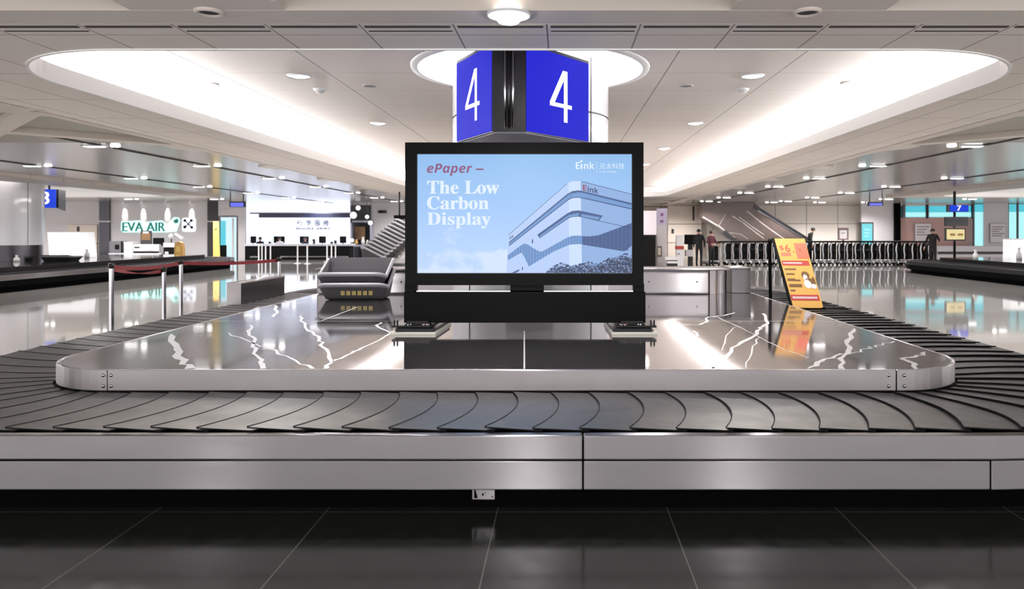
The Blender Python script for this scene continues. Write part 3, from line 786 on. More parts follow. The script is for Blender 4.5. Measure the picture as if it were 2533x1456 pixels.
# lower panel, posts and feet
pa, pb = dp(999, 722), dp(1597, 798)
MB().box(pa.x, pb.x, DD, DD + 0.12, pb.z, pa.z).build('lower_panel', M_bezel2, disp, bevel=0.004)
for x0, x1 in ((1000, 1029), (1567, 1594), (1262, 1345)):
    q0, q1 = dp(x0, 704), dp(x1, 723)
    MB().box(q0.x, q1.x, DD + 0.02, DD + 0.10, q1.z - 0.01, q0.z + 0.01).build('link_post', M_bezel, disp)
MB().box(pa.x + 0.1, pb.x - 0.1, DD + 0.02, DD + 0.10, pa.z, pa.z + 0.012).build('shelf_lip', M_chrome, disp)
for sgn in (-1, 1):
    cxf = (a.x + b.x) / 2
    xo = 0.115; x_out = (pb.x + 0.09) if sgn > 0 else (pa.x - 0.09)
    x_in = x_out - sgn * 0.43; x_in2 = x_in + sgn * 0.0
    f = MB(); pl = [(x_out, 6.95), (x_in, 6.95), (x_in - sgn * 0.03, 7.75), (x_out, 7.75)]
    if sgn > 0: pl = pl[::-1]
    pl = pl[::-1] if False else pl
    ar = sum(pl[i][0] * pl[(i + 1) % 4][1] - pl[(i + 1) % 4][0] * pl[i][1] for i in range(4))
    if ar < 0: pl = pl[::-1]
    foot = f.prism(pl, ZT + 0.001, ZT + 0.024).build('foot_plate', M_plateedge, disp)
    i0 = 0.03
    k2 = [(x_out - sgn * 0.05, 6.97), (x_in + sgn * 0.012, 6.97), (x_in - sgn * 0.018, 7.73), (x_out - sgn * 0.05, 7.73)]
    ar = sum(k2[i][0] * k2[(i + 1) % 4][1] - k2[(i + 1) % 4][0] * k2[i][1] for i in range(4))
    if ar < 0: k2 = k2[::-1]
    MB().prism(k2, ZT + 0.024, ZT + 0.055).build('foot_pad', M_foot, foot)
    xm0, xm1 = sorted((x_out + sgn * 0.0, x_in + sgn * 0.06))
    MB().box(xm0, xm1, 7.02, 7.6, ZT + 0.058, ZT + 0.078).build('bracket_plate', M_foot, foot, bevel=0.003)
    MB().box(min(x_in + sgn * 0.1, x_out - sgn * 0.12), max(x_in + sgn * 0.1, x_out - sgn * 0.12), 7.12, 7.3, ZT + 0.075, pb.z + 0.02).build('bracket_post', M_foot, foot)
    cp = MB().box(min(x_in + sgn * 0.10, x_in + sgn * 0.16), max(x_in + sgn * 0.10, x_in + sgn * 0.16), 7.10, 7.14, ZT + 0.079, ZT + 0.083); cp.build('copper_tab', M_copper, foot)
    for bx, by in ((0.02, 7.05), (0.05, 7.05), (0.15, 7.06), (0.17, 7.09), (0.33, 7.06), (0.34, 7.09), (0.30, 7.05)):
        hh = 0.05 if bx < 0.06 else 0.012
        MB().lathe([(0.009, 0), (0.009, hh * 0.7), (0.006, hh), (0, hh)], (x_out - sgn * bx, by, ZT + 0.078), 10).build('bolt', M_foot if hh > 0.02 else M_chrome, foot)

# ------------------------------------------------------------------ column and number sign
colm = thing('round_column', 'white panelled round column behind the screen carrying the number sign', 'column', (-0.402, 9.55, ZT))
c_ = (-0.402, 9.55, 0)
MB().lathe([(1.0, ZT + 0.003), (1.0, 2.98)], c_, 64).build('lower_cladding', M_column, colm)
MB().lathe([(1.0, 3.0), (1.0, ZC + 0.6)], c_, 64).build('upper_cladding', M_column, colm)
MB().lathe([(0.988, 2.9), (0.988, 3.1)], c_, 64).build('joint', M_grey, colm)
for a_ in (-2.35, -0.72):
    MB().bar((c_[0] + 1.0 * math.cos(a_), c_[1] + 1.0 * math.sin(a_), ZT + 0.01), (c_[0] + 1.0 * math.cos(a_), c_[1] + 1.0 * math.sin(a_), ZC), 0.012, 0.012).build('panel_seam', M_grey, colm)
sign = thing('number_sign', 'blue number sign with two white 4 panels hung on the white column', 'sign', (-0.5, 8.2, 2.6))
zb, zt = 2.618, 3.50
LO, LI, RI, RO = Vector((-1.212, 8.53, 0)), Vector((-0.717, 7.63, 0)), Vector((-0.375, 7.63, 0)), Vector((0.308, 8.53, 0))
body_pts = [LO, LI, RI, RO, Vector((0.308, 8.62, 0)), Vector((-1.212, 8.62, 0))]
MB().prism([(p.x, p.y) for p in body_pts], zb - 0.03, zt + 0.02, 0).build('housing', M_signblack, sign)
MB().prism([(p.x * 0.97 - 0.012, p.y + 0.03) for p in body_pts], zb - 0.045, zb - 0.03).build('bottom_cover', M_signgrey, sign)
def quad4(mb, A, B, z0, z1, off, m=0):
    d = (B - A).normalized(); n_ = Vector((d.y, -d.x, 0)) * off
    mb.extr([A + n_ + V * z0, B + n_ + V * z0, B + n_ + V * z1, A + n_ + V * z1], -n_ * 0.8 if off else (0, 0.001, 0), m)
for A, B, x_st in ((LO, LI, 0), (RI, RO, 1)):
    d = (B - A).normalized(); L_ = (B - A).length
    pn = MB(); quad4(pn, A + d * 0.008, B - d * 0.012, zb - 0.024, zt - 0.012, 0.006)
    panel = pn.build('face_panel', M_blue, sign)
    # the figure 4, drawn as an outline of thin strokes
    dg = MB(); n_ = Vector((d.y, -d.x, 0)) * 0.0075
    H_ = zt - zb; s_w = L_ * 0.075
    def q(u, w): return A + n_ + d * (L_ * u) + V * (zb + H_ * w)
    def stroke(pts): dg.extr([q(*p) for p in pts], n_ * 0.3)
    if x_st == 0: ua, ub, uc, ue = 0.28, 0.58, 0.68, 0.50
    else: ua, ub, uc, ue = 0.35, 0.60, 0.70, 0.52
    st = 0.058
    stroke([(ub - st / 2, 0.16), (ub + st / 2, 0.16), (ub + st / 2, 0.80), (ub - st / 2, 0.80)])
    stroke([(ua, 0.335), (uc, 0.335), (uc, 0.385), (ua, 0.385)])
    stroke([(ua, 0.385), (ua + 0.075, 0.385), (ub + st / 2, 0.80), (ub - 0.045, 0.80)])
    dg.build('numeral', M_signwhite, panel)
for x in (-0.585, -0.545, -0.505):
    MB().tube([(x, 7.615, zb), (x, 7.615, zt)], 0.014 if x != -0.545 else 0.018, 10).build('corner_rod', M_chrome if x != -0.545 else M_darksteel, sign)

# ------------------------------------------------------------------ steel feed housing behind the display
hood = thing('feed_housing', 'low brushed steel feed housing across the back of the carousel island', 'conveyor housing', (-0.6, 11.5, ZT))
zh = 0.985
MB().box(-3.82, 2.3, 11.5, 12.25, ZT + 0.001, zh - 0.03).build('front_panel', M_steel, hood, bevel=0.03)
MB().lathe([(0.33, ZT + 0.001), (0.33, zh - 0.03)], (2.3, 11.83, 0), 24, 0, -PI / 2, PI / 2).build('rounded_end', M_steel, hood)
MB().box(-3.84, 2.62, 11.47, 12.3, zh - 0.03, zh).build('top_deck', M_steel_low, hood, bevel=0.008)
for x in (-2.5, 1.0, 1.35, 2.1):
    r = MB().lathe([(0.012, 0), (0.01, 0.006), (0, 0.007)], n=10).build('bolt', M_darksteel, hood, world=False)
    r.location = Vector((x, 11.498, 0.78)) - hood.location; r.rotation_euler = (PI / 2, 0, 0)
h2 = thing('steel_box', 'short brushed steel box between the feed housing and the yellow board', 'conveyor housing', (2.85, 11.9, ZT))
MB().box(2.68, 2.99, 11.7, 12.4, ZT + 0.001, 0.975).build('box_body', M_steel_low, h2, bevel=0.01)
MB().box(2.66, 3.0, 11.68, 12.4, 0.976, 0.99).build('lid', M_steel, h2)
gw = thing('guard_box', 'dark steel guard box on the left belt edge beyond the rope posts', 'guard', (-4.95, 11.1, 0.45))
gp = [(-5.02, 11.1), (-4.82, 11.1), (-4.80, 12.8), (-5.02, 12.8)]
MB().prism(gp, 0.452, 0.775).build('box_body', M_darksteel, gw, bevel=0.01)
MB().prism([(-5.03, 11.08), (-4.81, 11.08), (-4.79, 12.8), (-5.03, 12.8)], 0.776, 0.795).build('lid', M_steel, gw)
MB().box(-5.025, -4.815, 11.085, 11.098, 0.452, 0.775).build('end_plate', M_steel, gw)

# ------------------------------------------------------------------ baggage tubs
def tub_shape(mb, w, l, h_lo, h_hi, th=0.022, m_in=1):
    """open tub: w across (x), l deep (y, high end at +y)"""
    n = 8
    def ring(scale_w, scale_l, zf, r):
        pts = rrect(-w / 2 * scale_w, w / 2 * scale_w, -l / 2 * scale_l, l / 2 * scale_l, r, n)
        return [(x, y, zf(y)) for x, y in pts]
    def rim(y):
        u = y / l + 0.5
        q = min(1, max(0, (u - 0.22) / 0.62)); s_ = q * q * (3 - 2 * q)
        return h_lo + (h_hi - h_lo) * s_ + 0.05 * max(0, 1 - u / 0.3) ** 2
    R = [ring(0.80, 0.80, lambda y: 0.0, 0.09), ring(0.84, 0.84, lambda y: 0.03, 0.10), ring(0.96, 0.96, lambda y: rim(y) - 0.055, 0.12), ring(1.0, 1.0, lambda y: rim(y) - 0.045, 0.13),
         ring(1.0, 1.0, rim, 0.13), ring(0.93, 0.93, rim, 0.11), ring(0.80, 0.80, lambda y: 0.045, 0.09)]
    k = len(R[0]); vs = [p for r_ in R for p in r_]
    fo = [(i * k + j, i * k + (j + 1) % k, (i + 1) * k + (j + 1) % k, (i + 1) * k + j) for i in range(5) for j in range(k)]
    fi = [(5 * k + j, 5 * k + (j + 1) % k, 6 * k + (j + 1) % k, 6 * k + j) for j in range(k)] + [tuple(6 * k + j for j in range(k))]
    mb.add(vs, fo[2 * k:], 0, True); mb.add(vs, fo[:2 * k] + [tuple(reversed(range(k)))], 2, True)
    mb.add(vs, fi, m_in, False)
    return mb


def make_tub(label, loc, rotz, tilt=0, slots=False, group=None):
    t = thing('baggage_tub', label, 'baggage tub', loc, group); t.rotation_euler = (tilt, 0, rotz)
    b_ = tub_shape(MB(), 1.0, 0.72, 0.19, 0.42).build('shell', [M_tubrim, M_greydark, M_tubside], t, world=False)
    sd = MB(); sd.tube([(x, y, 0.0) for x, y in rrect(-0.36, 0.36, -0.25, 0.25, 0.05, 5)], 0.012, 6, closed=True)
    sd.build('base_ring', M_greydark, t, world=False)
    if slots:
        for k in range(6):
            x = -0.16 + k * 0.078
            MB().box(x, x + 0.055, -0.338, -0.325, 0.065, 0.125).build('label_strip', M_tapeyellow, t, world=False)
    return t


tx = (884 - CX) / F * 10.75
make_tub('grey baggage tub with yellow label slots, lower of the two nested on the carousel island', (tx + 0.01, 10.75, ZT + 0.012), 0.03, 0, True, 'nested tubs on the island')
make_tub('empty grey plastic baggage tub, upper of the two nested on the carousel island', (tx - 0.015, 10.78, ZT + 0.16), 0.0, 0, False, 'nested tubs on the island')
# leaning stack of tubs on a dolly
dl = thing('tub_dolly', 'dark dolly carrying the leaning stack of grey tubs', 'dolly', (-5.0, 20, 0))
MB().box(-5.3, -4.2, 19.5, 20.5, 0.62, 0.70).build('platform', M_walldark, dl)
for x in (-5.2, -4.3):
    for y in (19.6, 20.4):
        MB().box(x - 0.03, x + 0.03, y - 0.03, y + 0.03, 0.12, 0.62).build('leg', M_darksteel, dl)
        MB().lathe([(0.0, -0.02), (0.06, -0.02), (0.06, 0.02), (0, 0.02)], n=14).build('wheel', M_black, dl, world=False)
        w_ = [o for o in children_of(dl) if o.name.startswith('wheel')][-1]; w_.rotation_euler = (PI / 2, 0, 0); w_.location = Vector((x, y, 0.06)) - dl.location
MB().tube([(-4.55, 19.45, 0.7), (-4.4, 19.42, 0.78), (-4.15, 19.42, 1.0), (-4.05, 19.42, 1.0)], 0.022, 8).build('handle', M_chrome, dl)
st = make_tub('grey baggage tub in the tall leaning stack left of the screen', (-4.98, 20, 0.70), PI / 2, 0, False, 'tubs of the leaning stack')
st.scale = (0.85, 1.05, 1.1); stk = tree(st)
lbls = ['second', 'third', 'fourth', 'fifth', 'sixth', 'seventh', 'eighth', 'ninth', 'tenth']
st['label'] = 'grey baggage tub at the bottom of the tall leaning stack left of the screen'
for k in range(10):
    c = dup(st, stk, (-4.98 + 0.088 * (k + 1), 20, 0.70 + 0.075 * (k + 1)), PI / 2,
            f'grey baggage tub, {lbls[k]} from the bottom of the leaning stack left of the screen' if k < 9 else 'grey baggage tub on top of the tall leaning stack left of the screen')
    c.scale = st.scale

# ------------------------------------------------------------------ yellow A-frame board on the belt
bd = thing('a_frame_board', 'yellow and orange A-frame notice board leaning at the right edge of the belt', 'notice board', (3.5, 11.1, 0.43))
TL, TR, BL, BR = P(1914, 590, 11.05), P(1990, 590, 11.0), P(1961, 752, 10.55), P(2037, 750, 10.5)
BL.z = BR.z = 0.475; TL.z = TR.z = 1.455
uB = (TR - TL); vB = (TL - BL); nB = uB.cross(vB).normalized()
if nB.y > 0: nB = -nB
bdp = MB().extr([BL, BR, TR, TL], -nB * 0.03).build('front_board', M_yellow, bd)
def bq(u, v, k=1): return BL.lerp(BR, u) + (TL.lerp(TR, u) - BL.lerp(BR, u)) * v + nB * 0.0015 * k
def brect(mb, u0, u1, v0, v1, m=0, k=1): mb.extr([bq(u0, v0, k), bq(u1, v0, k), bq(u1, v1, k), bq(u0, v1, k)], nB * 0.001, m)
pr = MB()
brect(pr, 0.60, 0.99, 0.70, 0.93, 0); brect(pr, 0.10, 0.42, 0.74, 0.79, 0)
brect(pr, 0.05, 0.93, 0.60, 0.67, 1); brect(pr, 0.03, 0.95, 0.10, 0.18, 1)
for k in range(12): brect(pr, 0.09 + k * 0.052, 0.125 + k * 0.052, 0.625, 0.645, 2, 2)
for k in range(18): brect(pr, 0.09 + k * 0.045, 0.118 + k * 0.045, 0.125, 0.155, 2, 2)
for v, u1 in ((0.545, 0.45), (0.475, 0.36), (0.40, 0.34), (0.385, 0.50), (0.32, 0.50), (0.30, 0.50), (0.24, 0.24)): brect(pr, 0.08, u1, v - 0.012, v + 0.012, 3)
pr.build('printed_bars', [M_orange, M_red, M_poster, M_brown], bdp)
tx_ = MB(); uu = (BR - BL).normalized(); vv = (TL - BL).normalized()
text_on(tx_, '$', bq(0.10, 0.82, 2), uu, vv, 0.06, 0.08); text_on(tx_, '6', bq(0.28, 0.80, 2), uu, vv, 0.07, 0.12); text_on(tx_, '.', bq(0.50, 0.79, 2), uu, vv, 0.02, 0.02)
text_on(tx_, '4', bq(0.70, 0.80, 2), uu, vv, 0.035, 0.06)
tx_.build('printed_text', M_red, bdp)
fg = MB()
def blob(cu, cv, ru, rv_, m, k): fg.extr([bq(cu + ru * math.cos(2 * PI * i / 14), cv + rv_ * math.sin(2 * PI * i / 14), k) for i in range(14)], nB * 0.0006, m)
blob(0.70, 0.46, 0.13, 0.055, 0, 1); blob(0.68, 0.42, 0.07, 0.05, 1, 2); blob(0.78, 0.36, 0.15, 0.06, 0, 2); blob(0.70, 0.33, 0.12, 0.06, 1, 3); blob(0.88, 0.30, 0.09, 0.035, 1, 3); blob(0.92, 0.37, 0.05, 0.07, 0, 2)
fg.build('printed_figure', [M_brown, M_poster], bdp)
for A_, B_ in ((P(1904, 592, 11.35), P(1906, 740, 11.9)), (P(1984, 594, 11.35), P(1990, 735, 11.9))):
    B_.z = 0.44; MB().bar(A_, B_, 0.05, 0.03).build('rear_leg', M_bezel, bd)
MB().bar(P(1904, 594, 11.3), P(1986, 596, 11.3), 0.05, 0.03).build('hinge_bar', M_bezel, bd)
for p_ in (BL, BR): MB().box(p_.x - 0.02, p_.x + 0.02, p_.y - 0.01, p_.y + 0.05, 0.435, 0.485).build('foot', M_bezel, bd)
MB().bar(BL + (TL - BL) * 0.0 - uB * 0.03 + V * 0, TL - uB * 0.03, 0.03, 0.03).build('side_rail', M_bezel, bd)

# ------------------------------------------------------------------ rope posts
def stanchion(name, label, x, y, h, r=0.034, m_=None, group=None, post_m=None):
    t = thing(name, label, 'rope post', (x, y, 0), group)
    MB().lathe([(0.0, 0), (0.17, 0), (0.17, 0.012), (0.05, 0.03), (r, 0.05)], n=24).build('base', post_m or M_darksteel, t, world=False)
    MB().lathe([(r, 0.04), (r, h - 0.08)], n=20).build('post', post_m or M_chrome, t, world=False)
    MB().lathe([(r, h - 0.08), (r + 0.008, h - 0.078), (r + 0.008, h - 0.005), (0.02, h), (0, h)], n=20).build('head', m_ or M_foot, t, world=False)
    return t


SP = [(-6.58, 10.8, 1.10), (-6.62, 12.3, 0.97), (-6.80, 13.2, 1.06), (-5.43, 14.2, 1.07)]
labs = ['steel rope post with black head, nearest and leftmost behind the left belt', 'short steel rope post second from the left, behind the left belt',
        'tall steel rope post third from the left, behind the left belt', 'steel rope post at the right end of the red belt, behind the dark guard box']
for (x, y, h), lb in zip(SP, labs): stanchion('rope_post', lb, x, y, h, group='rope posts with red belts')
def rope(label, A_, B_, sag, tw_, w_=0.06):
    A_, B_ = Vector(A_), Vector(B_); n = 14; vs = []
    d = (B_ - A_).normalized(); sd = Vector((-d.y, d.x, 0))
    for i in range(n + 1):
        f_ = i / n; p = A_.lerp(B_, f_); p.z -= sag * 4 * f_ * (1 - f_); a_ = tw_ * PI * f_
        up = V * math.cos(a_) + sd * math.sin(a_); th_ = (sd * math.cos(a_) - V * math.sin(a_)) * 0.003
        vs += [p - up * w_ / 2 - th_, p + up * w_ / 2 - th_, p + up * w_ / 2 + th_, p - up * w_ / 2 + th_]
    fs = [(i * 4 + k, i * 4 + (k + 1) % 4, i * 4 + 4 + (k + 1) % 4, i * 4 + 4 + k) for i in range(n) for k in range(4)]
    fs += [(0, 1, 2, 3), tuple(n * 4 + k for k in (3, 2, 1, 0))]
    return tag(MB().add(vs, fs, 0).build('barrier_belt', M_rope), label, 'barrier belt', 'red barrier belts')
hz = 0.06
rope('dark red barrier belt from the nearest rope post to the third tall post', (SP[0][0] + .03, SP[0][1], SP[0][2] - hz), (SP[2][0] - .03, SP[2][1], SP[2][2] - hz), 0.05, 0)
rope('dark red twisted barrier belt from the nearest rope post to the short second post', (SP[0][0] + .03, SP[0][1], SP[0][2] - hz - 0.03), (SP[1][0] - .03, SP[1][1], SP[1][2] - hz), 0.05, 1)
rope('dark red barrier belt from the third tall post to the rightmost rope post', (SP[2][0] + .03, SP[2][1], SP[2][2] - hz), (SP[3][0] - .03, SP[3][1], SP[3][2] - hz), 0.03, 0)

# ------------------------------------------------------------------ neighbouring carousels
c3, tm = carousel('baggage_carousel', 'baggage carousel in the left background around the second white column', -22.1, -15.3, 15.2, 32.2, IR, lo=M_black, sk=M_darksteel)
tm.build('stone_top', M_marble, c3)
c5, tm = carousel('baggage_carousel', 'dark baggage carousel in the right background below the blue 7 sign', 14.35, 21.2, 15.2, 28.6, IR, rm=M_darksteel, lo=M_black, sk=M_darksteel)
tm.build('stone_top', M_marble, c5)
colb = thing('round_column', 'second white round column at the left edge of the photo', 'column', (-18.7, 25, ZT))
MB().lathe([(1.0, 1.12), (1.0, ZC + 0.1)], (-18.7, 25, 0), 48).build('upper_cladding', M_column, colb)
MB().lathe([(0.96, ZT + 0.003), (0.96, 1.12)], (-18.7, 25, 0), 48).build('base_cladding', M_darksteel, colb)
for a_ in (-1.2, -0.4, -2.0): MB().bar((-18.7 + math.cos(a_), 25 + math.sin(a_), 1.13), (-18.7 + math.cos(a_), 25 + math.sin(a_), 3.4), 0.015, 0.015).build('panel_seam', M_grey, colb)
s3 = thing('number_sign', 'blue number sign with a white 3, half hidden behind the left column', 'sign', (-18.4, 26.8, 2.4))
a, b = P(90, 468, 26.8), P(139, 514, 26.8); c = P(157, 517, 27.6)
MB().extr([(a.x, 26.8, b.z), (b.x, 26.8, b.z), (c.x, 27.6, b.z - 0.08), (c.x, 27.6, a.z), (b.x, 26.8, a.z), (a.x, 26.8, a.z)], (0, 0.12, 0)).build('housing', M_signblack, s3)
pn = MB().box(a.x, b.x, 26.77, 26.8, b.z, a.z).build('face_panel', M_blue2, s3)
mb = MB(); text_on(mb, '3', (P(100, 505, 26.76)), U, V, 0.30, 0.46, bold=0.03); mb.build('numeral', M_signwhite, pn)
MB().tube([P(122, 468, 26.85), (P(122, 0, 26.85).x, 26.85, ZC)], 0.03, 8).build('hanger', M_signblack, s3)
wb = thing('white_board', 'blank white slanted panel board standing on the left background carousel', 'panel board', P(176, 638, 28.5))
q = [P(122, 637, 28.5), P(238, 629, 28.5), P(231, 574, 28.6), P(117, 574, 28.6)]; q[0].z = q[1].z = ZT + 0.005
MB().extr(q, (0, 0.06, 0)).build('panel', M_glowpanel, wb)
MB().box(q[0].x, q[1].x, 28.45, 28.9, ZT + 0.001, ZT + 0.004).build('base', M_steel, wb)
bt = thing('luggage_tray', 'shallow dark tray on the left background carousel before the white board', 'tray', (0, 0, 0))
a, b = P(112, 640, 24.8), P(192, 640, 24.8); bt.location = ((a.x + b.x) / 2, 24.8, ZT)
sh = tub_shape(MB(), 1.1, 0.7, 0.16, 0.16).build('shell', [M_darksteel, M_beltdark, M_beltdark], bt, world=False)
MB().tube([(x, y, 0.15) for x, y in rrect(-0.56, 0.56, -0.36, 0.36, 0.13, 5)], 0.014, 6, closed=True).build('rim', M_grey, bt, world=False)
for k, (x, dpt, lab, h_) in enumerate([(41, 24.2, 'small white bottle on the left carousel before the column', 0.22), (215, 27.8, 'clear white bottle standing before the white slanted board', 0.32),
                                       (2413, 26.5, 'small white cone bottle on the right background carousel', 0.34), (2521, 26.0, 'white cone bottle before the white box at the right edge', 0.42)]):
    X = (x - CX) / F * dpt
    t = thing('bottle', lab, 'bottle', (X, dpt, ZT + 0.001))
    MB().lathe([(0, 0), (0.09, 0), (0.09, h_ * 0.45), (0.035, h_ * 0.72), (0.035, h_ * 0.85)], n=16).build('body', M_white, t, world=False)
    MB().lathe([(0.042, h_ * 0.85), (0.042, h_), (0, h_)], n=12).build('cap', M_wallgrey, t, world=False)
wbx = thing('white_box', 'white upright panel box on the right background carousel at the photo edge', 'box', (16.6, 27.0, ZT))
MB().box(16.4, 18.2, 27.0, 27.5, ZT + 0.001, 1.29).build('box_body', M_glowpanel, wbx)
MB().box(16.38, 18.22, 26.98, 27.52, 1.29, 1.31).build('lid', M_lip, wbx)

# totem on the right carousel: 7 sign, black screen, yellow monitor
tp = thing('sign_totem', 'pole on the right background carousel with blue 7 sign, black screen and yellow monitor', 'sign', P(2365, 640, 29.6))
tp.location.z = 0; TD = 29.6
if True:
    MB().tube([(tp.location.x, TD + 0.12, 0.0), (tp.location.x, TD + 0.12, 3.2)], 0.05, 10).build('pole', M_darksteel, tp)
    MB().lathe([(0.3, 0), (0.3, 0.03), (0.06, 0.05)], (tp.location.x, TD + 0.12, 0), 20).build('base', M_darksteel, tp)
    def pan(name, x0, y0, x1, y1, m_, par, d=TD, th=0.08):
        a, b = P(x0, y0, d), P(x1, y1, d); return MB().box(a.x, b.x, d, d + th, b.z, a.z).build(name, m_, par)
    pan('sign_case', 2343, 506, 2396, 524, M_signblack, tp)
    bp_ = pan('number_panel', 2350, 507, 2395, 523, M_blue2, tp, TD - 0.01, 0.01)
    mb = MB(); a = P(2367, 521, TD - 0.015); text_on(mb, '7', a, U, V, 0.16, 0.21, bold=0.02); mb.build('numeral', M_signwhite, bp_)
    pan('flight_screen', 2338, 536, 2395, 559, M_signblack, tp)
    lb_ = pan('screen_line', 2343, 544, 2390, 547, M_bankbeam, tp, TD - 0.01, 0.01)
    mc = pan('monitor_case', 2339, 564, 2389, 595, M_walldark, tp, TD - 0.02, 0.1)
    ms = pan('monitor_screen', 2342, 567, 2386, 592, M_yellowscreen, mc, TD - 0.03, 0.01)
    pan('monitor_mark', 2350, 577, 2363, 583, M_tan, ms, TD - 0.035, 0.004); pan('monitor_mark', 2369, 577, 2382, 583, M_tan, ms, TD - 0.035, 0.004)

# ------------------------------------------------------------------ back walls and shop fronts
BW = 47.5
struct(MB().box(-45, 45, BW, BW + 0.2, 0, ZP + 0.05).build('wall_back', M_wallbeige))
YL = 42.0
def fr_box(x0, x1, y0, y1, d, th): a, b = P(x0, y0, d), P(x1, y1, d); return a.x, b.x, d, d + th, max(b.z, 0), min(a.z, ZP)
def wallpiece(name, x0, x1, y0, y1, m_, d=YL, th=0.15): return struct(MB().box(*fr_box(x0, x1, y0, y1, d, th)).build(name, m_))
wallpiece('wall_left', -300, 245, 480, 660, M_wallgrey, YL + 0.5)
wallpiece('wall_shop', 272, 514, 480, 660, M_wallgrey, YL + 0.1)
# doors in the far-left wall
d1 = struct(MB().box(*fr_box(168, 240, 556, 650, YL + 0.4, 0.08)).build('door_1', M_wallbeige))
MB().box(*fr_box(190, 196, 560, 572, YL + 0.37, 0.03)).build('door_plate', M_walldark, d1)
# glazed pillars
for k, (x0, x1, m_, lab) in enumerate([(246, 271, M_darksteel, 'narrow dark glazed pillar left of the teal lit shop sign'), (513, 540, M_walldark, 'narrow dark pillar behind the yellow banner')]):
    t = thing('pillar', lab, 'pillar', P((x0 + x1) / 2, 640, YL)); t.location.z = 0
    MB().box(*fr_box(x0, x1, 490, 660, YL, 0.5)).build('shaft', m_, t)
    MB().box(*fr_box(x0 - 2, x1 + 2, 546, 549, YL - 0.02, 0.5)).build('band', M_wallgrey, t)
# pieces around the lit door
wallpiece('wall_door_head', 540, 606, 480, 534, M_wallgrey)
wallpiece('wall_door_side', 588, 606, 534, 660, M_wallgrey)
d2 = struct(MB().box(*fr_box(542, 588, 534, 660, YL + 0.05, 0.06)).build('door_2', M_doorlit))
MB().box(*fr_box(541, 545, 534, 660, YL, 0.1)).build('door_frame', M_darksteel, d2); MB().box(*fr_box(585, 589, 534, 660, YL, 0.1)).build('door_frame', M_darksteel, d2)
MB().box(*fr_box(545, 585, 533, 537, YL, 0.1)).build('door_frame', M_darksteel, d2)
MB().box(*fr_box(545, 558, 546, 606, YL + 0.02, 0.03)).build('door_panel', M_cyan, d2)
MB().box(*fr_box(545, 560, 606, 642, YL + 0.02, 0.03)).build('door_kick', M_counter, d2)
MB().box(*fr_box(574, 578, 540, 642, YL + 0.02, 0.03)).build('door_stile', M_wallgrey, d2)
# lit letters over the shop
sg = thing('shop_sign', 'teal backlit letters with tail emblem on the grey shop wall', 'shop sign', P(370, 570, YL))
sd_ = YL + 0.02
a = P(303, 570, sd_)
mb = MB(); text_on(mb, 'EVA AIR', P(302, 572, sd_), U, V, 2.42, 0.52, bold=0.05); halo = MB()
pts = [(300, 548), (345, 545), (360, 549), (400, 545), (413, 556), (430, 537), (441, 538), (445, 545), (436, 572), (410, 574), (305, 574), (299, 568)]
halo.extr([P(x, y, sd_ + 0.05) for x, y in reversed(pts)], (0, 0.03, 0)); halo.build('halo_panel', M_tealglow, sg)
mb.build('letters', M_teal, sg)
tl = MB(); tl.extr([P(x, y, sd_) for x, y in reversed([(428, 545), (438, 540), (442, 546), (438, 552), (432, 552)])], (0, 0.03, 0)); tl.build('tail_emblem', M_teal, sg)
sg2 = thing('emblem_sign', 'round cornered white lit emblem right of the teal shop letters', 'shop sign', P(466, 556, YL))
hb = MB(); hb.extr([Vector((x, sd_ + 0.05, z)) for x, z in reversed(rrect(P(449, 0, sd_).x, P(483, 0, sd_).x, P(0, 573, sd_).z, P(0, 538, sd_).z, 0.15, 5))], (0, 0.03, 0)); hb.build('halo_panel', M_whiteglow, sg2)
ek = MB()
for cx_, cy_, r_ in ((457, 545, 0.08), (473, 545, 0.08), (457, 561, 0.09), (474, 562, 0.08), (466, 554, 0.05)):
    c0 = P(cx_, cy_, sd_); ek.extr([(c0.x + r_ * math.cos(2 * PI * i / 10), c0.y, c0.z + r_ * math.sin(2 * PI * i / 10)) for i in range(10)], (0, 0.02, 0))
for p0, p1 in (((457, 545), (466, 554)), ((473, 545), (466, 554)), ((457, 561), (466, 554)), ((474, 562), (466, 554))): ek.bar(P(*p0, sd_ + 0.01), P(*p1, sd_ + 0.01), 0.05, 0.03)
ek.build('star_mark', M_navy, sg2)
for x, lb in ((304, 'leftmost'), (350, 'second from left'), (410, 'third from left'), (470, 'rightmost')):
    p = P(x, 500, YL - 0.10); p.z = ZP - 0.01
    t = thing('wall_washer', f'small spot lamp washing the grey shop wall, {lb} of four', 'spot lamp', p, 'wall washers over the shop')
    MB().lathe([(0.07, 0), (0.09, -0.03), (0.06, -0.10)], n=14).build('housing', M_white, t, world=False)
    MB().lathe([(0.0, -0.095), (0.06, -0.095)], n=14).build('lamp', M_lamp2, t, world=False)
    l = bpy.data.lights.new('washer_beam', 'SPOT'); l.energy = 170; l.spot_size = 0.55; l.spot_blend = 0.7; l.shadow_soft_size = 0.03; l.color = (1, 0.88, 0.82)
    lo = bpy.data.objects.new('washer_beam', l); COL.objects.link(lo); lo.parent = t; lo.location = (0, 0, -0.12); lo.rotation_euler = (0.36, 0, 0)
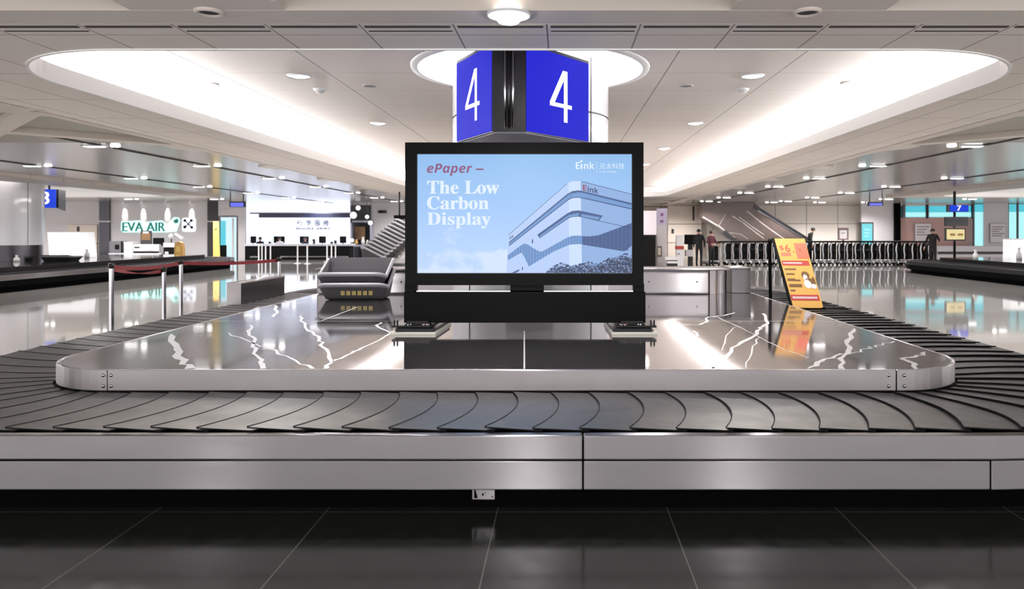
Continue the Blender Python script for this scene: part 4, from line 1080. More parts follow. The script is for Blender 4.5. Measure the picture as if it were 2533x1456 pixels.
# shop counter with machines
ct = thing('shop_counter', 'grey shop counter with dark plinth below the teal sign', 'counter', P(330, 640, 40)); ct.location.z = 0
MB().box(*fr_box(150, 400, 632, 650, 40, 0.9)).build('plinth', M_counter, ct); MB().box(*fr_box(268, 400, 626, 632, 39.9, 1.1)).build('worktop', M_countertop, ct)
def machine(name, lab, x0, x1, y0, y1, m_, d=40.2, th=0.5, extra=None):
    a, b = P(x0, y0, d), P(x1, y1, d)
    t = thing(name, lab, name.replace('_', ' '), ((a.x + b.x) / 2, d, b.z))
    MB().box(a.x, b.x, d, d + th, b.z, a.z).build('case', m_, t, bevel=0.02)
    for nm, (u0, u1, v0, v1), mm in (extra or []):
        MB().box(a.x + (b.x - a.x) * u0, a.x + (b.x - a.x) * u1, d - 0.02, d + 0.01, b.z + (a.z - b.z) * v0, b.z + (a.z - b.z) * v1).build(nm, mm, t)
    return t
machine('coffee_machine', 'grey and black machine with round dial at the left of the shop counter', 270, 303, 596, 625, M_grey, extra=[('dial', (0.45, 0.75, 0.3, 0.7), M_counter), ('side_panel', (0.9, 1.0, 0, 1), M_counter)])
machine('cabinet_box', 'plain white box on the shop counter beside the round dial machine', 306, 328, 598, 626, M_white, extra=[('lid', (0, 1, 0.94, 1.0), M_wallgrey)])
machine('printer', 'grey printer on the shop counter under the brown panel', 329, 394, 604, 626, M_wallgrey, extra=[('paper_tray', (0.02, 0.98, 0.0, 0.22), M_counter), ('slot', (0.05, 0.25, 0.6, 0.72), M_counter), ('cover', (0.35, 0.75, 0.35, 0.75), M_white)])
machine('framed_panel', 'brown framed panel standing over the grey printer', 347, 375, 570, 604, M_walldark, 40.6, 0.06, extra=[('panel', (0.1, 0.9, 0.3, 0.8), M_wood), ('top_light', (0.25, 0.75, 0.8, 0.93), M_wallgrey)])
machine('monitor', 'black monitor right of the brown framed panel', 378, 402, 588, 608, M_counter, 40.4, 0.2, extra=[('stand', (0.4, 0.6, -0.8, 0), M_counter)])
machine('scale_unit', 'white weighing unit with black front right of the printer', 404, 432, 600, 640, M_counter, 39.5, 0.5, extra=[('top_cover', (0, 1, 0.72, 1), M_white), ('label_plate', (0.15, 0.45, 0.3, 0.45), M_white)])
fn = thing('bust_lamp', 'white round and slanted lamp heads over the weighing unit', 'lamp', P(430, 640, 39.7)); fn.location.z = 0
MB().tube([(P(424, 640, 39.7).x, 39.7, 0.0), P(424, 590, 39.7)], 0.03, 8).build('stand', M_counter, fn)
c0 = P(424, 584, 39.7); MB().lathe([(0.0, -0.15), (0.1, -0.11), (0.15, 0), (0.1, 0.11), (0, 0.15)], tuple(c0), 14).build('globe', M_white, fn)
MB().bar(P(434, 577, 39.7), P(452, 590, 39.7), 0.16, 0.12).build('slanted_head', M_white, fn)
bg = thing('carry_bag', 'tan bag with rounded top standing before the shop behind the rope posts', 'bag', P(441, 638, 32)); bg.location.z = 0
bx = (441 - CX) / F * 34.8; bg.location.x = bx
MB().extr([(bx - 0.2, 34.8, 0.42), (bx + 0.2, 34.8, 0.42), (bx + 0.19, 34.8, 0.85), (bx + 0.13, 34.8, 1.05), (bx, 34.8, 1.12), (bx - 0.13, 34.8, 1.05), (bx - 0.19, 34.8, 0.85)][::-1], (0, 0.25, 0)).build('body', M_tan, bg)
MB().box(bx - 0.1, bx + 0.1, 34.79, 34.8, 0.62, 0.9).build('label_patch', M_bannery, bg)
MB().box(bx - 0.22, bx + 0.22, 34.75, 35.1, 0.0, 0.42).build('base_stand', M_walldark, bg)
bg.location.y = 34.9
for o in children_of(bg):
    for v in o.data.vertices: v.co.y -= (34.9 - 32)
bn = thing('roll_up_banner', 'tall narrow yellow banner before the dark pillar and lit door', 'banner', P(535, 640, 40)); bn.location.z = 0
MB().extr([P(x, y, 40.0) for x, y in ((527, 641), (544, 641), (541, 547), (527, 547))], (0, 0.03, 0)).build('sheet', M_bannery, bn)
MB().box(*fr_box(531, 536, 565, 568, 39.98, 0.02)).build('mark', M_brown, bn); MB().box(*fr_box(525, 546, 641, 644, 39.9, 0.3)).build('base', M_darksteel, bn)

# service counter (bright shop)
a, b = P(606, 490, 44), P(866, 645, 44)
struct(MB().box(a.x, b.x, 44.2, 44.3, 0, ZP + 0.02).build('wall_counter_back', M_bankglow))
struct(MB().box(P(640, 0, 42.6).x, P(866, 0, 42.6).x, 42.6, 42.8, P(0, 538, 42.6).z, P(0, 528, 42.6).z).build('trim_4', M_bankbeam))
struct(MB().box(P(618, 0, 42.7).x, P(866, 0, 42.7).x, 42.7, 42.9, P(0, 529, 42.7).z, P(0, 525, 42.7).z).build('trim_5', M_signgrey))
bs_ = thing('wall_lettering', 'dark lettering on the bright white wall behind the black service counter', 'sign', P(775, 552, 44.15))
mb = MB(); text_on(mb, '行', P(733, 558, 44.17), U, V, 0.34, 0.34, bold=0.07); text_on(mb, '李', P(755, 558, 44.17), U, V, 0.34, 0.34, bold=0.07)
text_on(mb, '服', P(777, 558, 44.17), U, V, 0.34, 0.34, bold=0.07); text_on(mb, '務', P(798, 558, 44.17), U, V, 0.34, 0.34, bold=0.07); mb.build('large_letters', M_navy, bs_)
mb = MB(); text_on(mb, 'BAGGAGE', P(732, 567.5, 44.17), U, V, 1.07, 0.13, bold=0.03); text_on(mb, 'SERVICE', P(782, 567.5, 44.17), U, V, 0.83, 0.13, bold=0.03); mb.build('small_letters', M_walldark, bs_)
sc = thing('service_counter', 'long black service counter with pale top before the bright white wall', 'counter', P(735, 640, 41.5)); sc.location.z = 0
MB().box(*fr_box(606, 865, 607, 660, 41.5, 0.7)).build('front', M_counter, sc); MB().box(*fr_box(604, 868, 603, 608, 41.4, 0.95)).build('worktop', M_countertop, sc)
MB().box(*fr_box(618, 640, 633, 637, 41.48, 0.05)).build('foot_rail', M_chrome, sc); MB().box(*fr_box(693, 862, 633, 636, 41.48, 0.05)).build('foot_rail', M_chrome, sc)
for x, w_, lb in ((797, 17, 'black monitor on the service counter, left of the rightmost one'), (848, 16, 'black monitor at the right end of the service counter'),
                  (690, 27, 'black chair back behind the service counter left of the lettering'), (752, 22, 'black chair back behind the service counter under the lettering'), (626, 14, 'black monitor at the left end of the service counter')):
    machine('monitor' if 'monitor' in lb else 'office_chair', lb, x - w_ / 2, x + w_ / 2, 584, 601, M_counter, 41.9 if 'monitor' in lb else 42.9, 0.08,
            extra=[('stand', (0.42, 0.58, -0.22, 0.02), M_darksteel)] if 'monitor' in lb else [('chair_post', (0.42, 0.58, -2.75, 0.02), M_darksteel), ('chair_base', (0.1, 0.9, -2.8, -2.65), M_darksteel)])
for x, h_, lb in ((667, 597, 'small dark phone on the service counter between the two left staff'), (776, 591, 'small dark object on the service counter right of the middle staff'), (820, 597, 'small dark stand on the service counter, left of a pair'), (829, 594, 'small dark stand on the service counter, right of a pair')):
    machine('desk_phone', lb, x - 3, x + 3, h_, 603, M_walldark, 41.6, 0.1, extra=[('handset', (0, 0.4, 0.6, 1.0), M_counter)])
for x, d in ((640, 40), (648, 40.6), (657, 40), (669, 40.6), (736, 36.5), (760, 36.2), (809, 38.6), (820, 39.3), (830, 39.8)):
    stanchion('queue_post', 'thin pale queue post standing before the black service counter', (x - CX) / F * d, d, 0.93, 0.035, M_wallgrey, 'pale queue posts before the service counter', M_white)
# grey zone with sphere lamps right of the counter
wallpiece('wall_grey_right', 866, 1010, 490, 660, M_wallgrey, 44, 0.1)
wallpiece('wall_mid_dark', 868, 917, 508, 640, M_walldark, 43.9, 0.05)
nb = thing('wall_sign', 'small dark sign strip on the grey wall above the leaning tubs', 'sign', P(944, 524, 43.9))
MB().box(*fr_box(935, 955, 520, 527, 43.9, 0.08)).build('sign_plate', M_walldark, nb); MB().box(*fr_box(937, 947, 522, 525, 43.88, 0.02)).build('sign_mark', M_black, nb)
shf = thing('display_shelf', 'dark shop shelf with an arched niche left of the leaning tubs', 'shelf', P(892, 640, 43)); shf.location.z = 0
MB().box(*fr_box(866, 918, 545, 550, 43, 0.6)).build('shelf_board', M_signgrey, shf); MB().box(*fr_box(866, 918, 605, 610, 43, 0.6)).build('shelf_board', M_signgrey, shf)
MB().box(*fr_box(866, 870, 545, 648, 43, 0.6)).build('upright', M_signgrey, shf); MB().box(*fr_box(915, 919, 545, 648, 43, 0.6)).build('upright', M_signgrey, shf)
MB().box(*fr_box(878, 903, 560, 592, 43.4, 0.1)).build('niche_panel', M_wood, shf)
for x, y, r, lb in ((886, 514, 0.14, 'white ball lamp hanging highest in the dark shop left of the leaning tubs'), (874, 532, 0.2, 'large white ball lamp above the dark shop shelf'), (908, 536, 0.12, 'white ball lamp right above the dark shop shelf'),
                    (916, 551, 0.13, 'white ball lamp at the right end of the dark shop shelf'), (871, 594, 0.11, 'white ball lamp low at the left end of the dark shop shelf')):
    c0 = P(x, y, 42.7); t = thing('globe_lamp', lb, 'lamp', c0, 'white ball lamps of the dark shop')
    MB().lathe([(r * math.cos(q_), r * math.sin(q_)) for q_ in [-PI / 2 + PI * i / 10 for i in range(11)]], n=16).build('globe', mat('globe_glow', (250, 250, 255), 0.4, emit=1.2) if 'globe_glow' not in MATS else MATS['globe_glow'], t, world=False)
    MB().tube([(0, 0, r), (0, 0, ZP - c0.z)], 0.012, 6).build('cord', M_walldark, t, world=False)
for x, y, h_, r, lb in ((898, 603, 0.45, 0.11, 'tall white vase on the lower dark shop shelf'), (882, 604, 0.3, 0.1, 'small tan vase on the lower dark shop shelf'), (909, 603, 0.28, 0.09, 'short white vase at the right of the lower dark shop shelf')):
    c0 = P(x, y, 43.1); c0.z = P(0, 605, 43).z
    t = thing('vase', lb, 'vase', c0)
    MB().lathe([(0, 0), (r * 0.6, 0), (r, h_ * 0.45), (r * 0.5, h_ * 0.85), (r * 0.6, h_)], n=16).build('body', M_tan if 'tan' in lb else M_white, t, world=False)
    MB().lathe([(r * 0.6, h_), (r * 0.68, h_ + 0.01), (r * 0.5, h_ + 0.01)], n=16).build('rim', M_wallgrey, t, world=False)
bscr = thing('hanging_screen', 'black screen right behind the top of the leaning tubs', 'screen', P(987, 550, 30))
MB().box(*fr_box(974, 1003, 532, 573, 30, 0.1)).build('screen_case', M_counter, bscr); MB().tube([P(988, 532, 30.05), (P(988, 0, 30.05).x, 30.05, ZP)], 0.03, 8).build('hanger', M_signblack, bscr)

# hanging blue information screens
for (x0, x1, y0, y1, d, lb) in ((570, 602, 499, 511, 34, 'slim blue lit screen hanging from the ceiling on two rods, left background'), (2151, 2182, 500, 508, 34, 'slim blue lit screen hanging from the ceiling on two rods, right background')):
    c0 = P((x0 + x1) / 2, y1, d); t = thing('hanging_screen', lb, 'screen', c0)
    MB().box(*fr_box(x0 - 3, x1 + 3, y0 - 1, y1 + 1, d, 0.12)).build('screen_case', M_signblack, t); MB().box(*fr_box(x0, x1, y0 + 2, y1, d - 0.01, 0.02)).build('screen_face', mat('screen_lilac_' + str(x0), (110, 118, 245), 0.3, emit=0.9), t)
    for x in (x0, x1): p0 = P(x, y0, d + 0.06); MB().tube([p0, (p0.x, p0.y, ZP)], 0.025, 8).build('rod', M_signblack, t)

# ------------------------------------------------------------------ right background
YR = 45.5
wallpiece('wall_right_cream', 1730, 2131, 490, 660, M_wallcream, YR + 0.6)
wallpiece('wall_right_beige', 1652, 1735, 490, 660, M_wallbeige, YR)
wallpiece('wall_right_grey', 2131, 2216, 490, 660, M_wallgrey, YR - 0.5)
wallpiece('wall_right_black', 2216, 2228, 490, 660, M_black, YR - 0.8, 0.4)
wallpiece('wall_right_pink', 2228, 2408, 537, 660, M_pink, YR - 0.5)
for k, (x0, x1) in enumerate(((2240, 2290), (2298, 2403))):
    w = struct(MB().box(*fr_box(x0, x1, 509, 537, YR - 0.5, 0.06)).build(f'window_{k + 1}', M_cyan))
    MB().box(*fr_box(x0, x1, 525, 536, YR - 0.52, 0.02)).build('pane_lower', M_cyanlight, w)
    MB().box(*fr_box(x0 - 6, x0, 505, 540, YR - 0.55, 0.1)).build('window_frame', M_darksteel, w); MB().box(*fr_box(x1, x1 + 5, 505, 540, YR - 0.55, 0.1)).build('window_frame', M_darksteel, w)
wallpiece('wall_over_windows', 2228, 2408, 490, 509, M_wallgrey, YR - 0.5)
for k, (x0, x1) in enumerate(((2411, 2432), (2496, 2514), (2520, 2600))):
    w = struct(MB().box(*fr_box(x0, x1, 505, 612, YR - 0.7, 0.06)).build(f'window_{k + 3}', M_cyanlight))
    MB().box(*fr_box(x0, x1, 505, 524, YR - 0.72, 0.02)).build('pane_upper', M_cyan, w)
    MB().box(*fr_box(x0 - 3, x0, 500, 640, YR - 0.74, 0.1)).build('window_frame', M_darksteel, w)
wallpiece('wall_right_pillar', 2434, 2494, 490, 660, M_wallgrey, YR - 0.8)
wallpiece('wall_right_low', 2320, 2600, 608, 660, M_wallgrey, YR - 1.2)
wallpiece('trim_6', 2320, 2600, 622, 628, M_walldark, YR - 1.25, 0.05)
def poster(lab, x0, x1, y0, y1, d, m_=M_poster, name='poster', lines=4):
    c0 = P((x0 + x1) / 2, y1, d); t = thing(name, lab, 'poster', c0)
    MB().box(*fr_box(x0 - 1, x1 + 1, y0 - 1, y1 + 1, d, 0.05)).build('frame', M_signgrey, t); MB().box(*fr_box(x0, x1, y0, y1, d - 0.01, 0.012)).build('sheet', m_, t)
    for k in range(lines):
        yy = y0 + (y1 - y0) * (0.15 + 0.6 * k / max(1, lines)); MB().box(*fr_box(x0 + 4, x1 - 4 - (k % 3) * 6, yy, yy + 2, d - 0.016, 0.006)).build('print_line', M_posterink, t)
poster('white notice board on the pink wall behind the standing person in black', 2264, 2303, 553, 597, YR - 0.6)
poster('white poster on the grey pillar between two cyan windows', 2450, 2488, 553, 599, YR - 0.9, lines=5)
ks = thing('info_kiosk', 'glowing cyan information kiosk before the grey wall behind the trolleys', 'kiosk', P(2145, 640, 42)); ks.location.z = 0
MB().box(*fr_box(2129, 2161, 549, 660, 42, 0.3)).build('case', M_darksteel, ks); kf = MB().box(*fr_box(2132, 2158, 553, 606, 41.98, 0.02)).build('screen', mat('kiosk_cyan', (120, 222, 232), 0.3, emit=0.8), ks)
for k in range(3): MB().box(*fr_box(2138, 2153 - k * 2, 566 + 8 * k, 569 + 8 * k, 41.97, 0.01)).build('screen_line', M_cyanlight, kf)
st2 = thing('sign_stand', 'small framed notice on a stand before the cream wall', 'sign stand', P(2085, 640, 41)); st2.location.z = 0
MB().box(*fr_box(2073, 2099, 563, 593, 41, 0.05)).build('frame', mat('frame_mauve', (120, 96, 98), 0.5), st2); MB().box(*fr_box(2077, 2095, 569, 590, 40.98, 0.02)).build('sheet', M_poster, st2)
MB().box(*fr_box(2081, 2090, 575, 577, 40.97, 0.01)).build('print_line', M_posterink, st2); MB().box(*fr_box(2084, 2088, 593, 660, 41, 0.05)).build('post', M_darksteel, st2)
MB().box(*fr_box(2074, 2098, 640, 660, 40.9, 0.3)).build('base', M_darksteel, st2)
# escalator with stone cladding
es = thing('escalator', 'escalator with brown veined stone cladding rising to the left before the cream wall', 'escalator', P(1870, 640, 44)); es.location.z = 0
ed = 43.0
esb = MB().extr([P(x, y, ed) for x, y in ((1736, 500), (1736, 537), (1795, 573), (1822, 599), (2006, 599), (2003, 590), (1882, 515), (1866, 500))], (0, 1.6, 0)).build('cladding', M_brownmarble, es)
vn = MB()
for pts, w_ in (([(1738, 536), (1755, 546), (1772, 556), (1780, 560), (1800, 576), (1818, 588)], 0.09), ([(1812, 534), (1840, 552), (1870, 575), (1890, 590)], 0.06), ([(1848, 522), (1880, 548), (1910, 570), (1945, 594)], 0.07), ([(1828, 536), (1860, 560), (1890, 580)], 0.05), ([(1778, 558), (1795, 530)], 0.03), ([(1800, 575), (1830, 578), (1850, 590)], 0.03)):
    g = [P(x, y, ed - 0.004) for x, y in pts]
    for p0, p1 in zip(g[:-1], g[1:]):
        dv = (p1 - p0).normalized(); qv = Vector((-dv.z, 0, dv.x)) * w_ / 2
        vn.extr([p0 - qv, p1 - qv * 0.7, p1 + qv * 0.7, p0 + qv], (0, 0.004, 0))
vn.build('stone_veins', mat('escalator_vein', (196, 186, 184), 0.2), esb)
MB().bar(P(1866, 510, ed - 0.05), P(2008, 597, ed - 0.05), 0.10, 0.16).build('handrail', M_darksteel, es)
MB().bar(P(1875, 520, ed - 0.03), P(2002, 596, ed - 0.03), 0.05, 0.09).build('glass_edge', M_chrome, es)
MB().bar(P(1790, 573, ed - 0.02), P(1824, 600, ed - 0.02), 0.08, 0.25).build('soffit_edge', M_walldark, es)
# totem and lightbox right behind the screen
lt = thing('light_box', 'pale square light box over a black base right behind the screen', 'light box', P(1610, 660, 33)); lt.location.z = 0
MB().box(*fr_box(1560, 1624, 521, 580, 33, 0.5)).build('lit_panel', M_sconce, lt); MB().box(*fr_box(1560, 1622, 581, 665, 33.0, 0.5)).build('base_cabinet', M_counter, lt)
lt2 = thing('info_totem', 'tall lilac and grey totem right of the pale light box', 'totem', P(1638, 660, 33.5)); lt2.location.z = 0
MB().box(*fr_box(1626, 1651, 515, 556, 33.5, 0.3)).build('lit_head', M_lilac, lt2); MB().box(*fr_box(1625, 1650, 556, 665, 33.5, 0.3)).build('body', M_wallgrey, lt2)
MB().box(*fr_box(1634, 1641, 527, 534, 33.48, 0.02)).build('printed_mark', mat('mark_mauve', (120, 80, 130), 0.6), lt2); MB().box(*fr_box(1633, 1641, 544, 550, 33.48, 0.02)).build('printed_mark', MATS['mark_mauve'], lt2)
MB().box(*fr_box(1626, 1637, 609, 634, 33.47, 0.03)).build('notice_frame', M_walldark, lt2); MB().box(*fr_box(1627, 1635, 612, 631, 33.46, 0.02)).build('notice_sheet', M_wallbeige, lt2)
wp = thing('standing_sign', 'tall white standing sign with a red band before the beige wall', 'sign', P(1681, 652, 34)); wp.location.z = 0
MB().box(*fr_box(1673, 1691, 581, 665, 34, 0.2)).build('panel', M_white, wp); MB().box(*fr_box(1672, 1692, 608, 616, 33.98, 0.24)).build('red_band', M_red, wp); MB().box(*fr_box(1678, 1681, 626, 629, 33.98, 0.02)).build('mark', M_walldark, wp)
bn2 = thing('low_bench', 'low white double bench before the white standing sign', 'bench', P(1660, 655, 32.6)); bn2.location.z = 0
MB().box(*fr_box(1648, 1678, 636, 643, 32.6, 0.5)).build('upper_seat', M_white, bn2); MB().box(*fr_box(1652, 1680, 646, 651, 32.5, 0.5)).build('lower_seat', M_white, bn2); MB().box(*fr_box(1652, 1676, 643, 665, 32.7, 0.4)).build('base', M_walldark, bn2)
for x0, x1, y0, y1, lb in ((1713, 1718, 510, 545, 'narrow dark slot strip on the beige wall left of the escalator'), (1725, 1733, 512, 532, 'short dark strip between beige wall and escalator'), (1661, 1667, 566, 577, 'small dark switch plate on the beige wall')):
    t = thing('wall_plate', lb, 'wall plate', P((x0 + x1) / 2, y1, YR - 0.02)); MB().box(*fr_box(x0, x1, y0, y1, YR - 0.03, 0.05)).build('plate', M_walldark, t)
    MB().box(*fr_box(x0 + 1, x1 - 1, y0 + 2, y0 + 4, YR - 0.05, 0.02)).build('slot', M_black, t)
bm = thing('black_kiosk', 'wide black screen unit on a grey pedestal left of the two people', 'kiosk', P(1706, 655, 34.5)); bm.location.z = 0
MB().box(*fr_box(1694, 1723, 580, 604, 34.5, 0.15)).build('screen_case', M_counter, bm); MB().box(*fr_box(1697, 1716, 618, 634, 34.5, 0.4)).build('desk', M_wallgrey, bm); MB().box(*fr_box(1702, 1714, 604, 665, 34.7, 0.1)).build('post', M_walldark, bm)

# trolleys nested in a row
def make_trolley():
    t = thing('luggage_trolley', 'grey luggage trolley nested in the long row before the cream wall', 'luggage trolley', (0, 0, 0), 'luggage trolleys nested in a row')
    for s_ in (-1, 1):
        y = 0.26 * s_
        MB().tube([(0.05, y, 1.06), (0.02, y, 0.95), (-0.01, y, 0.72), (0.03, y, 0.45), (0.0, y, 0.24), (0.02, y, 0.17), (0.2, y, 0.16), (0.8, y * 0.8, 0.15)], 0.034, 8).build('side_frame', M_chrome, t, world=False)
    MB().tube([(0.05, -0.26, 1.07), (-0.06, -0.26, 1.1), (-0.06, 0.26, 1.1), (0.05, 0.26, 1.07)], 0.03, 8).build('handle', M_counter, t, world=False)
    MB().box(-0.12, 0.28, -0.28, 0.28, 1.06, 1.14).build('brake_bar', M_counter, t, world=False, bevel=0.01)
    bk = MB()
    for z in (0.72, 0.8, 0.88, 0.96): bk.tube([(0.02, -0.24, z), (0.26, -0.2, z), (0.26, 0.2, z), (0.02, 0.24, z)], 0.009, 5)
    for y in (-0.2, -0.1, 0, 0.1, 0.2): bk.tube([(0.26, y, 0.96), (0.26, y, 0.7), (0.02, y, 0.68)], 0.007, 5)
    bk.build('basket', M_darksteel, t, world=False)
    MB().box(0.06, 0.36, 0.0, 0.02, 0.26, 1.02).build('side_panel', M_counter, t, world=False)  # added dark sheet filling the dark gaps between nested trolleys
    MB().box(0.0, 0.8, -0.22, 0.22, 0.10, 0.15).build('base_frame', M_counter, t, world=False)
    MB().box(0.08, 0.85, -0.21, 0.21, 0.19, 0.21).build('deck', M_darksteel, t, world=False)
    MB().box(0.08, 0.11, -0.22, 0.22, 0.26, 0.92).build('back_plate', M_counter, t, world=False)
    for x, y in ((0.1, -0.25), (0.1, 0.25), (0.78, 0.0)):
        w = MB().lathe([(0.0, -0.025), (0.05, -0.025), (0.075, -0.015), (0.075, 0.015), (0.05, 0.025), (0, 0.025)], n=14).build('wheel', M_black, t, world=False)
        w.rotation_euler = (PI / 2, 0, 0); w.location = (x, y, 0.076)
        MB().tube([(x - 0.04, y, 0.2), (x, y, 0.09), (x + 0.03, y, 0.18)], 0.045, 6).build('wheel_fork', M_white, t, world=False)
    return t
tr0 = make_trolley(); trk = tree(tr0)
xs = [7.65 + 0.383 * k for k in range(26)]
for k, x in enumerate(xs):
    if k == 0: tr0.location = (x, 35, 0)
    else: dup(tr0, trk, (x, 35 + random.uniform(-0.02, 0.02), 0), 0)
e_ = dup(tr0, trk, (6.95, 33.6, 0), PI / 2 + 0.3, 'grey luggage trolley pushed by the person in the burgundy jacket'); del e_['group']

# ------------------------------------------------------------------ people
def person(label, loc, rotz, h, top, legs, pose, skin=M_skin, hair=M_hair, sit=False):
    t = thing('person', label, 'person', loc); t.rotation_euler = (0, 0, rotz)
    k = h / 1.72
    J = {'pelvis': (0, 0, 0.92), 'waist': (0, 0.01, 1.08), 'chest': (0, 0.0, 1.28), 'neck0': (0, 0.0, 1.42), 'neck': (0, -0.01, 1.49), 'head': (0, -0.03, 1.58), 'crown': (0, -0.02, 1.66)}
    for s_, n_ in ((-1, 'l'), (1, 'r')):
        J['hip' + n_] = (0.09 * s_, 0, 0.88); J['knee' + n_] = (0.10 * s_, -0.02, 0.48); J['ank' + n_] = (0.10 * s_, 0.02, 0.09); J['toe' + n_] = (0.11 * s_, -0.13, 0.035)
        J['sho' + n_] = (0.17 * s_, 0, 1.39); J['elb' + n_] = (0.23 * s_, 0.02, 1.11); J['wri' + n_] = (0.23 * s_, -0.05, 0.86); J['han' + n_] = (0.23 * s_, -0.08, 0.79)
    J.update(pose)
    Rr = {'pelvis': .135, 'waist': .125, 'chest': .145, 'neck0': .075, 'neck': .052, 'head': .092, 'crown': .07, 'hip': .085, 'knee': .06, 'ank': .042, 'toe': .036, 'sho': .062, 'elb': .046, 'wri': .03, 'han': .036}
    Ed = [('pelvis', 'waist'), ('waist', 'chest'), ('chest', 'neck0'), ('neck0', 'neck'), ('neck', 'head'), ('head', 'crown')]
    for n_ in 'lr': Ed += [('pelvis', 'hip' + n_), ('hip' + n_, 'knee' + n_), ('knee' + n_, 'ank' + n_), ('ank' + n_, 'toe' + n_), ('chest', 'sho' + n_), ('sho' + n_, 'elb' + n_), ('elb' + n_, 'wri' + n_), ('wri' + n_, 'han' + n_)]
    names = list(J); me = bpy.data.meshes.new('b'); me.from_pydata([Vector(J[n]) * k for n in names], [(names.index(a), names.index(b)) for a, b in Ed], [])
    ob = bpy.data.objects.new('b', me); COL.objects.link(ob)
    ob.modifiers.new('s', 'SKIN'); ob.modifiers.new('u', 'SUBSURF').levels = 2
    for i, n in enumerate(names):
        r = Rr.get(n, Rr.get(n[:-1], 0.05)) * k
        me.skin_vertices[0].data[i].radius = (r * (1.25 if n in ('pelvis', 'waist', 'chest') else 1), r * (0.82 if n in ('pelvis', 'waist', 'chest') else 1.0))
        me.skin_vertices[0].data[i].use_root = n == 'pelvis'
    bpy.context.view_layer.update()
    m2 = bpy.data.meshes.new_from_object(ob.evaluated_get(bpy.context.evaluated_depsgraph_get()))
    bpy.data.objects.remove(ob); bpy.data.meshes.remove(me)
    bm = bmesh.new(); bm.from_mesh(m2)
    # fingers and thumbs rooted in the palm, nose and ears
    def add_tube(a, b, r0, r1):
        a, b = Vector(a) * k, Vector(b) * k; d = (b - a).normalized(); u = d.orthogonal().normalized(); w = d.cross(u); rings = []
        for p, r in ((a, r0), (a.lerp(b, 0.6), r0 * 0.95), (b, r1)): rings.append([bm.verts.new(p + (u * math.cos(q * PI / 3) + w * math.sin(q * PI / 3)) * r * k) for q in range(6)])
        for r1_, r2_ in zip(rings[:-1], rings[1:]):
            for q in range(6): bm.faces.new((r1_[q], r1_[(q + 1) % 6], r2_[(q + 1) % 6], r2_[q]))
        bm.faces.new(rings[-1])
    for n_, s_ in (('l', -1), ('r', 1)):
        hb_, wb_ = Vector(J['han' + n_]), Vector(J['wri' + n_]); d = (hb_ - wb_).normalized()
        sd2 = Vector((0, 1, 0)) if abs(d.y) < 0.7 else Vector((0, 0, 1)); sd2 = (sd2 - d * sd2.dot(d)).normalized(); cu = Vector((-s_, 0, 0))
        for q, L_ in enumerate((0.075, 0.085, 0.08, 0.062)): b0 = hb_ + sd2 * (q - 1.5) * 0.019; add_tube(b0, b0 + d * L_ + cu * 0.018, 0.009, 0.006)
        add_tube(wb_ * 0.4 + hb_ * 0.6 - sd2 * 0.03, hb_ - sd2 * 0.06 + d * 0.03 + cu * 0.01, 0.011, 0.007)
    H = Vector(J['head'])
    add_tube(H + Vector((0, -0.075, 0.0)), H + Vector((0, -0.112, -0.018)), 0.014, 0.01)
    for s_ in (-1, 1): add_tube(H + Vector((0.082 * s_, 0.005, 0.02)), H + Vector((0.098 * s_, 0.02, -0.02)), 0.016, 0.01)
    bm.to_mesh(m2); bm.free()
    for m_ in (top, legs, skin, M_black): m2.materials.append(m_)
    for p in m2.polygons:
        c = p.center / k; p.use_smooth = True
        dh = min((c - Vector(J['han' + n_])).length for n_ in 'lr')
        if (c - Vector(J['head'])).length < 0.17 and c.z > J['neck'][2] - 0.03 or c.z > J['neck'][2] - 0.02 and abs(c.x - J['neck'][0]) < 0.12: p.material_index = 2
        elif dh < 0.10: p.material_index = 2
        elif min((c - Vector(J['toe' + n_])).length for n_ in 'lr') < 0.10 or min((c - Vector(J['ank' + n_])).length for n_ in 'lr') < 0.06: p.material_index = 3
        elif c.z < J['pelvis'][2] + 0.02 and min((c - Vector(J['elb' + n_])).length for n_ in 'lr') > 0.20 and min((c - Vector(J['wri' + n_])).length for n_ in 'lr') > 0.13: p.material_index = 1
        else: p.material_index = 0
    o = bpy.data.objects.new('body', m2); COL.objects.link(o); o.parent = t
    hc = H * k; hm = MB(); R_ = 0.100 * k
    prof_ = [(R_ * math.cos(q_), R_ * math.sin(q_)) for q_ in [-0.5 + (PI / 2 + 0.5) * i / 8 for i in range(9)]]
    hm.lathe(prof_, (hc.x, hc.y + 0.02 * k, hc.z + 0.025 * k), 18); hm.build('hair', hair, t, world=False)
    ey = MB()
    for s_ in (-1, 1): ey.lathe([(0.0, -0.009), (0.012, 0), (0, 0.009)], (hc.x + 0.032 * s_, hc.y - 0.086 * k, hc.z + 0.005), 8)
    ey.box(hc.x - 0.022, hc.x + 0.022, hc.y - 0.088 * k, hc.y - 0.08 * k, hc.z - 0.052, hc.z - 0.046)
    ey.build('face_features', M_hair, t, world=False)
    return t


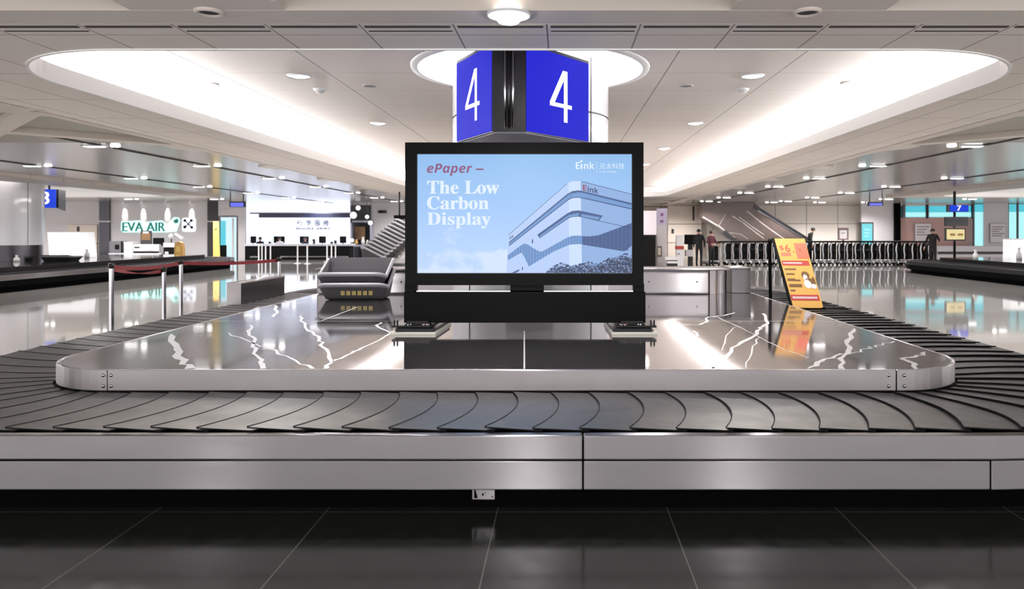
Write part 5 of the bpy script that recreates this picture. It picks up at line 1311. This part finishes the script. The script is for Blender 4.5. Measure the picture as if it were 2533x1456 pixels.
person('person in black standing with a hand on the trolley handle at the right', (16.55, 33.0, 0), -0.5, 1.74, M_blackcloth, M_blackcloth,
       {'elbr': (0.27, -0.10, 1.14), 'wrir': (0.33, -0.30, 1.15), 'hanr': (0.35, -0.37, 1.15), 'elbl': (-0.27, 0.03, 1.10), 'wril': (-0.33, 0.0, 0.86), 'hanl': (-0.35, -0.02, 0.79)})
person('person in black walking behind the trolley row before the cream wall', (12.75, 38.0, 0), 1.45, 1.83, M_blackcloth, M_blackcloth,
       {'chest': (0, -0.05, 1.27), 'neck0': (0, -0.09, 1.41), 'neck': (0, -0.12, 1.48), 'head': (0, -0.16, 1.57), 'crown': (0, -0.16, 1.65), 'kneel': (-0.1, -0.2, 0.5), 'ankl': (-0.1, -0.12, 0.09), 'toel': (-0.1, -0.27, 0.04), 'ankr': (0.1, 0.28, 0.12), 'toer': (0.1, 0.16, 0.04), 'kneer': (0.1, 0.08, 0.48)})
person('person in dark clothes standing left of the burgundy jacket, seen from behind', (6.15, 33.2, 0), PI - 0.4, 1.72, M_blackcloth, M_blackcloth, {'elbl': (-0.26, 0.04, 1.12)})
person('person in a burgundy jacket leaning on a trolley before the escalator', (6.66, 33.0, 0), 0.5, 1.64, M_darkred, M_blackcloth,
       {'elbr': (0.24, -0.08, 1.12), 'wrir': (0.20, -0.30, 1.06), 'hanr': (0.19, -0.37, 1.06), 'elbl': (-0.24, -0.06, 1.12), 'wril': (-0.2, -0.28, 1.06), 'hanl': (-0.19, -0.35, 1.06)})
for x, lb, tp_ in ((643, 'seated staff in a dark jacket at the left end of the service counter', M_navy), (691, 'seated staff in a white shirt before the black chair, left of the lettering', M_shirt), (754, 'seated staff in a dark jacket under the wall lettering', M_navy)):
    person(lb, ((x - CX) / F * 42.6, 42.65, -0.40), 0.0, 1.7, tp_, M_navy,
           {'kneel': (-0.1, -0.35, 0.88), 'kneer': (0.1, -0.35, 0.88), 'ankl': (-0.1, -0.33, 0.52), 'ankr': (0.1, -0.33, 0.52), 'toel': (-0.11, -0.45, 0.44), 'toer': (0.11, -0.45, 0.44),
            'wrir': (0.16, -0.22, 1.16), 'hanr': (0.14, -0.28, 1.17), 'wril': (-0.16, -0.22, 1.16), 'hanl': (-0.14, -0.28, 1.17)})
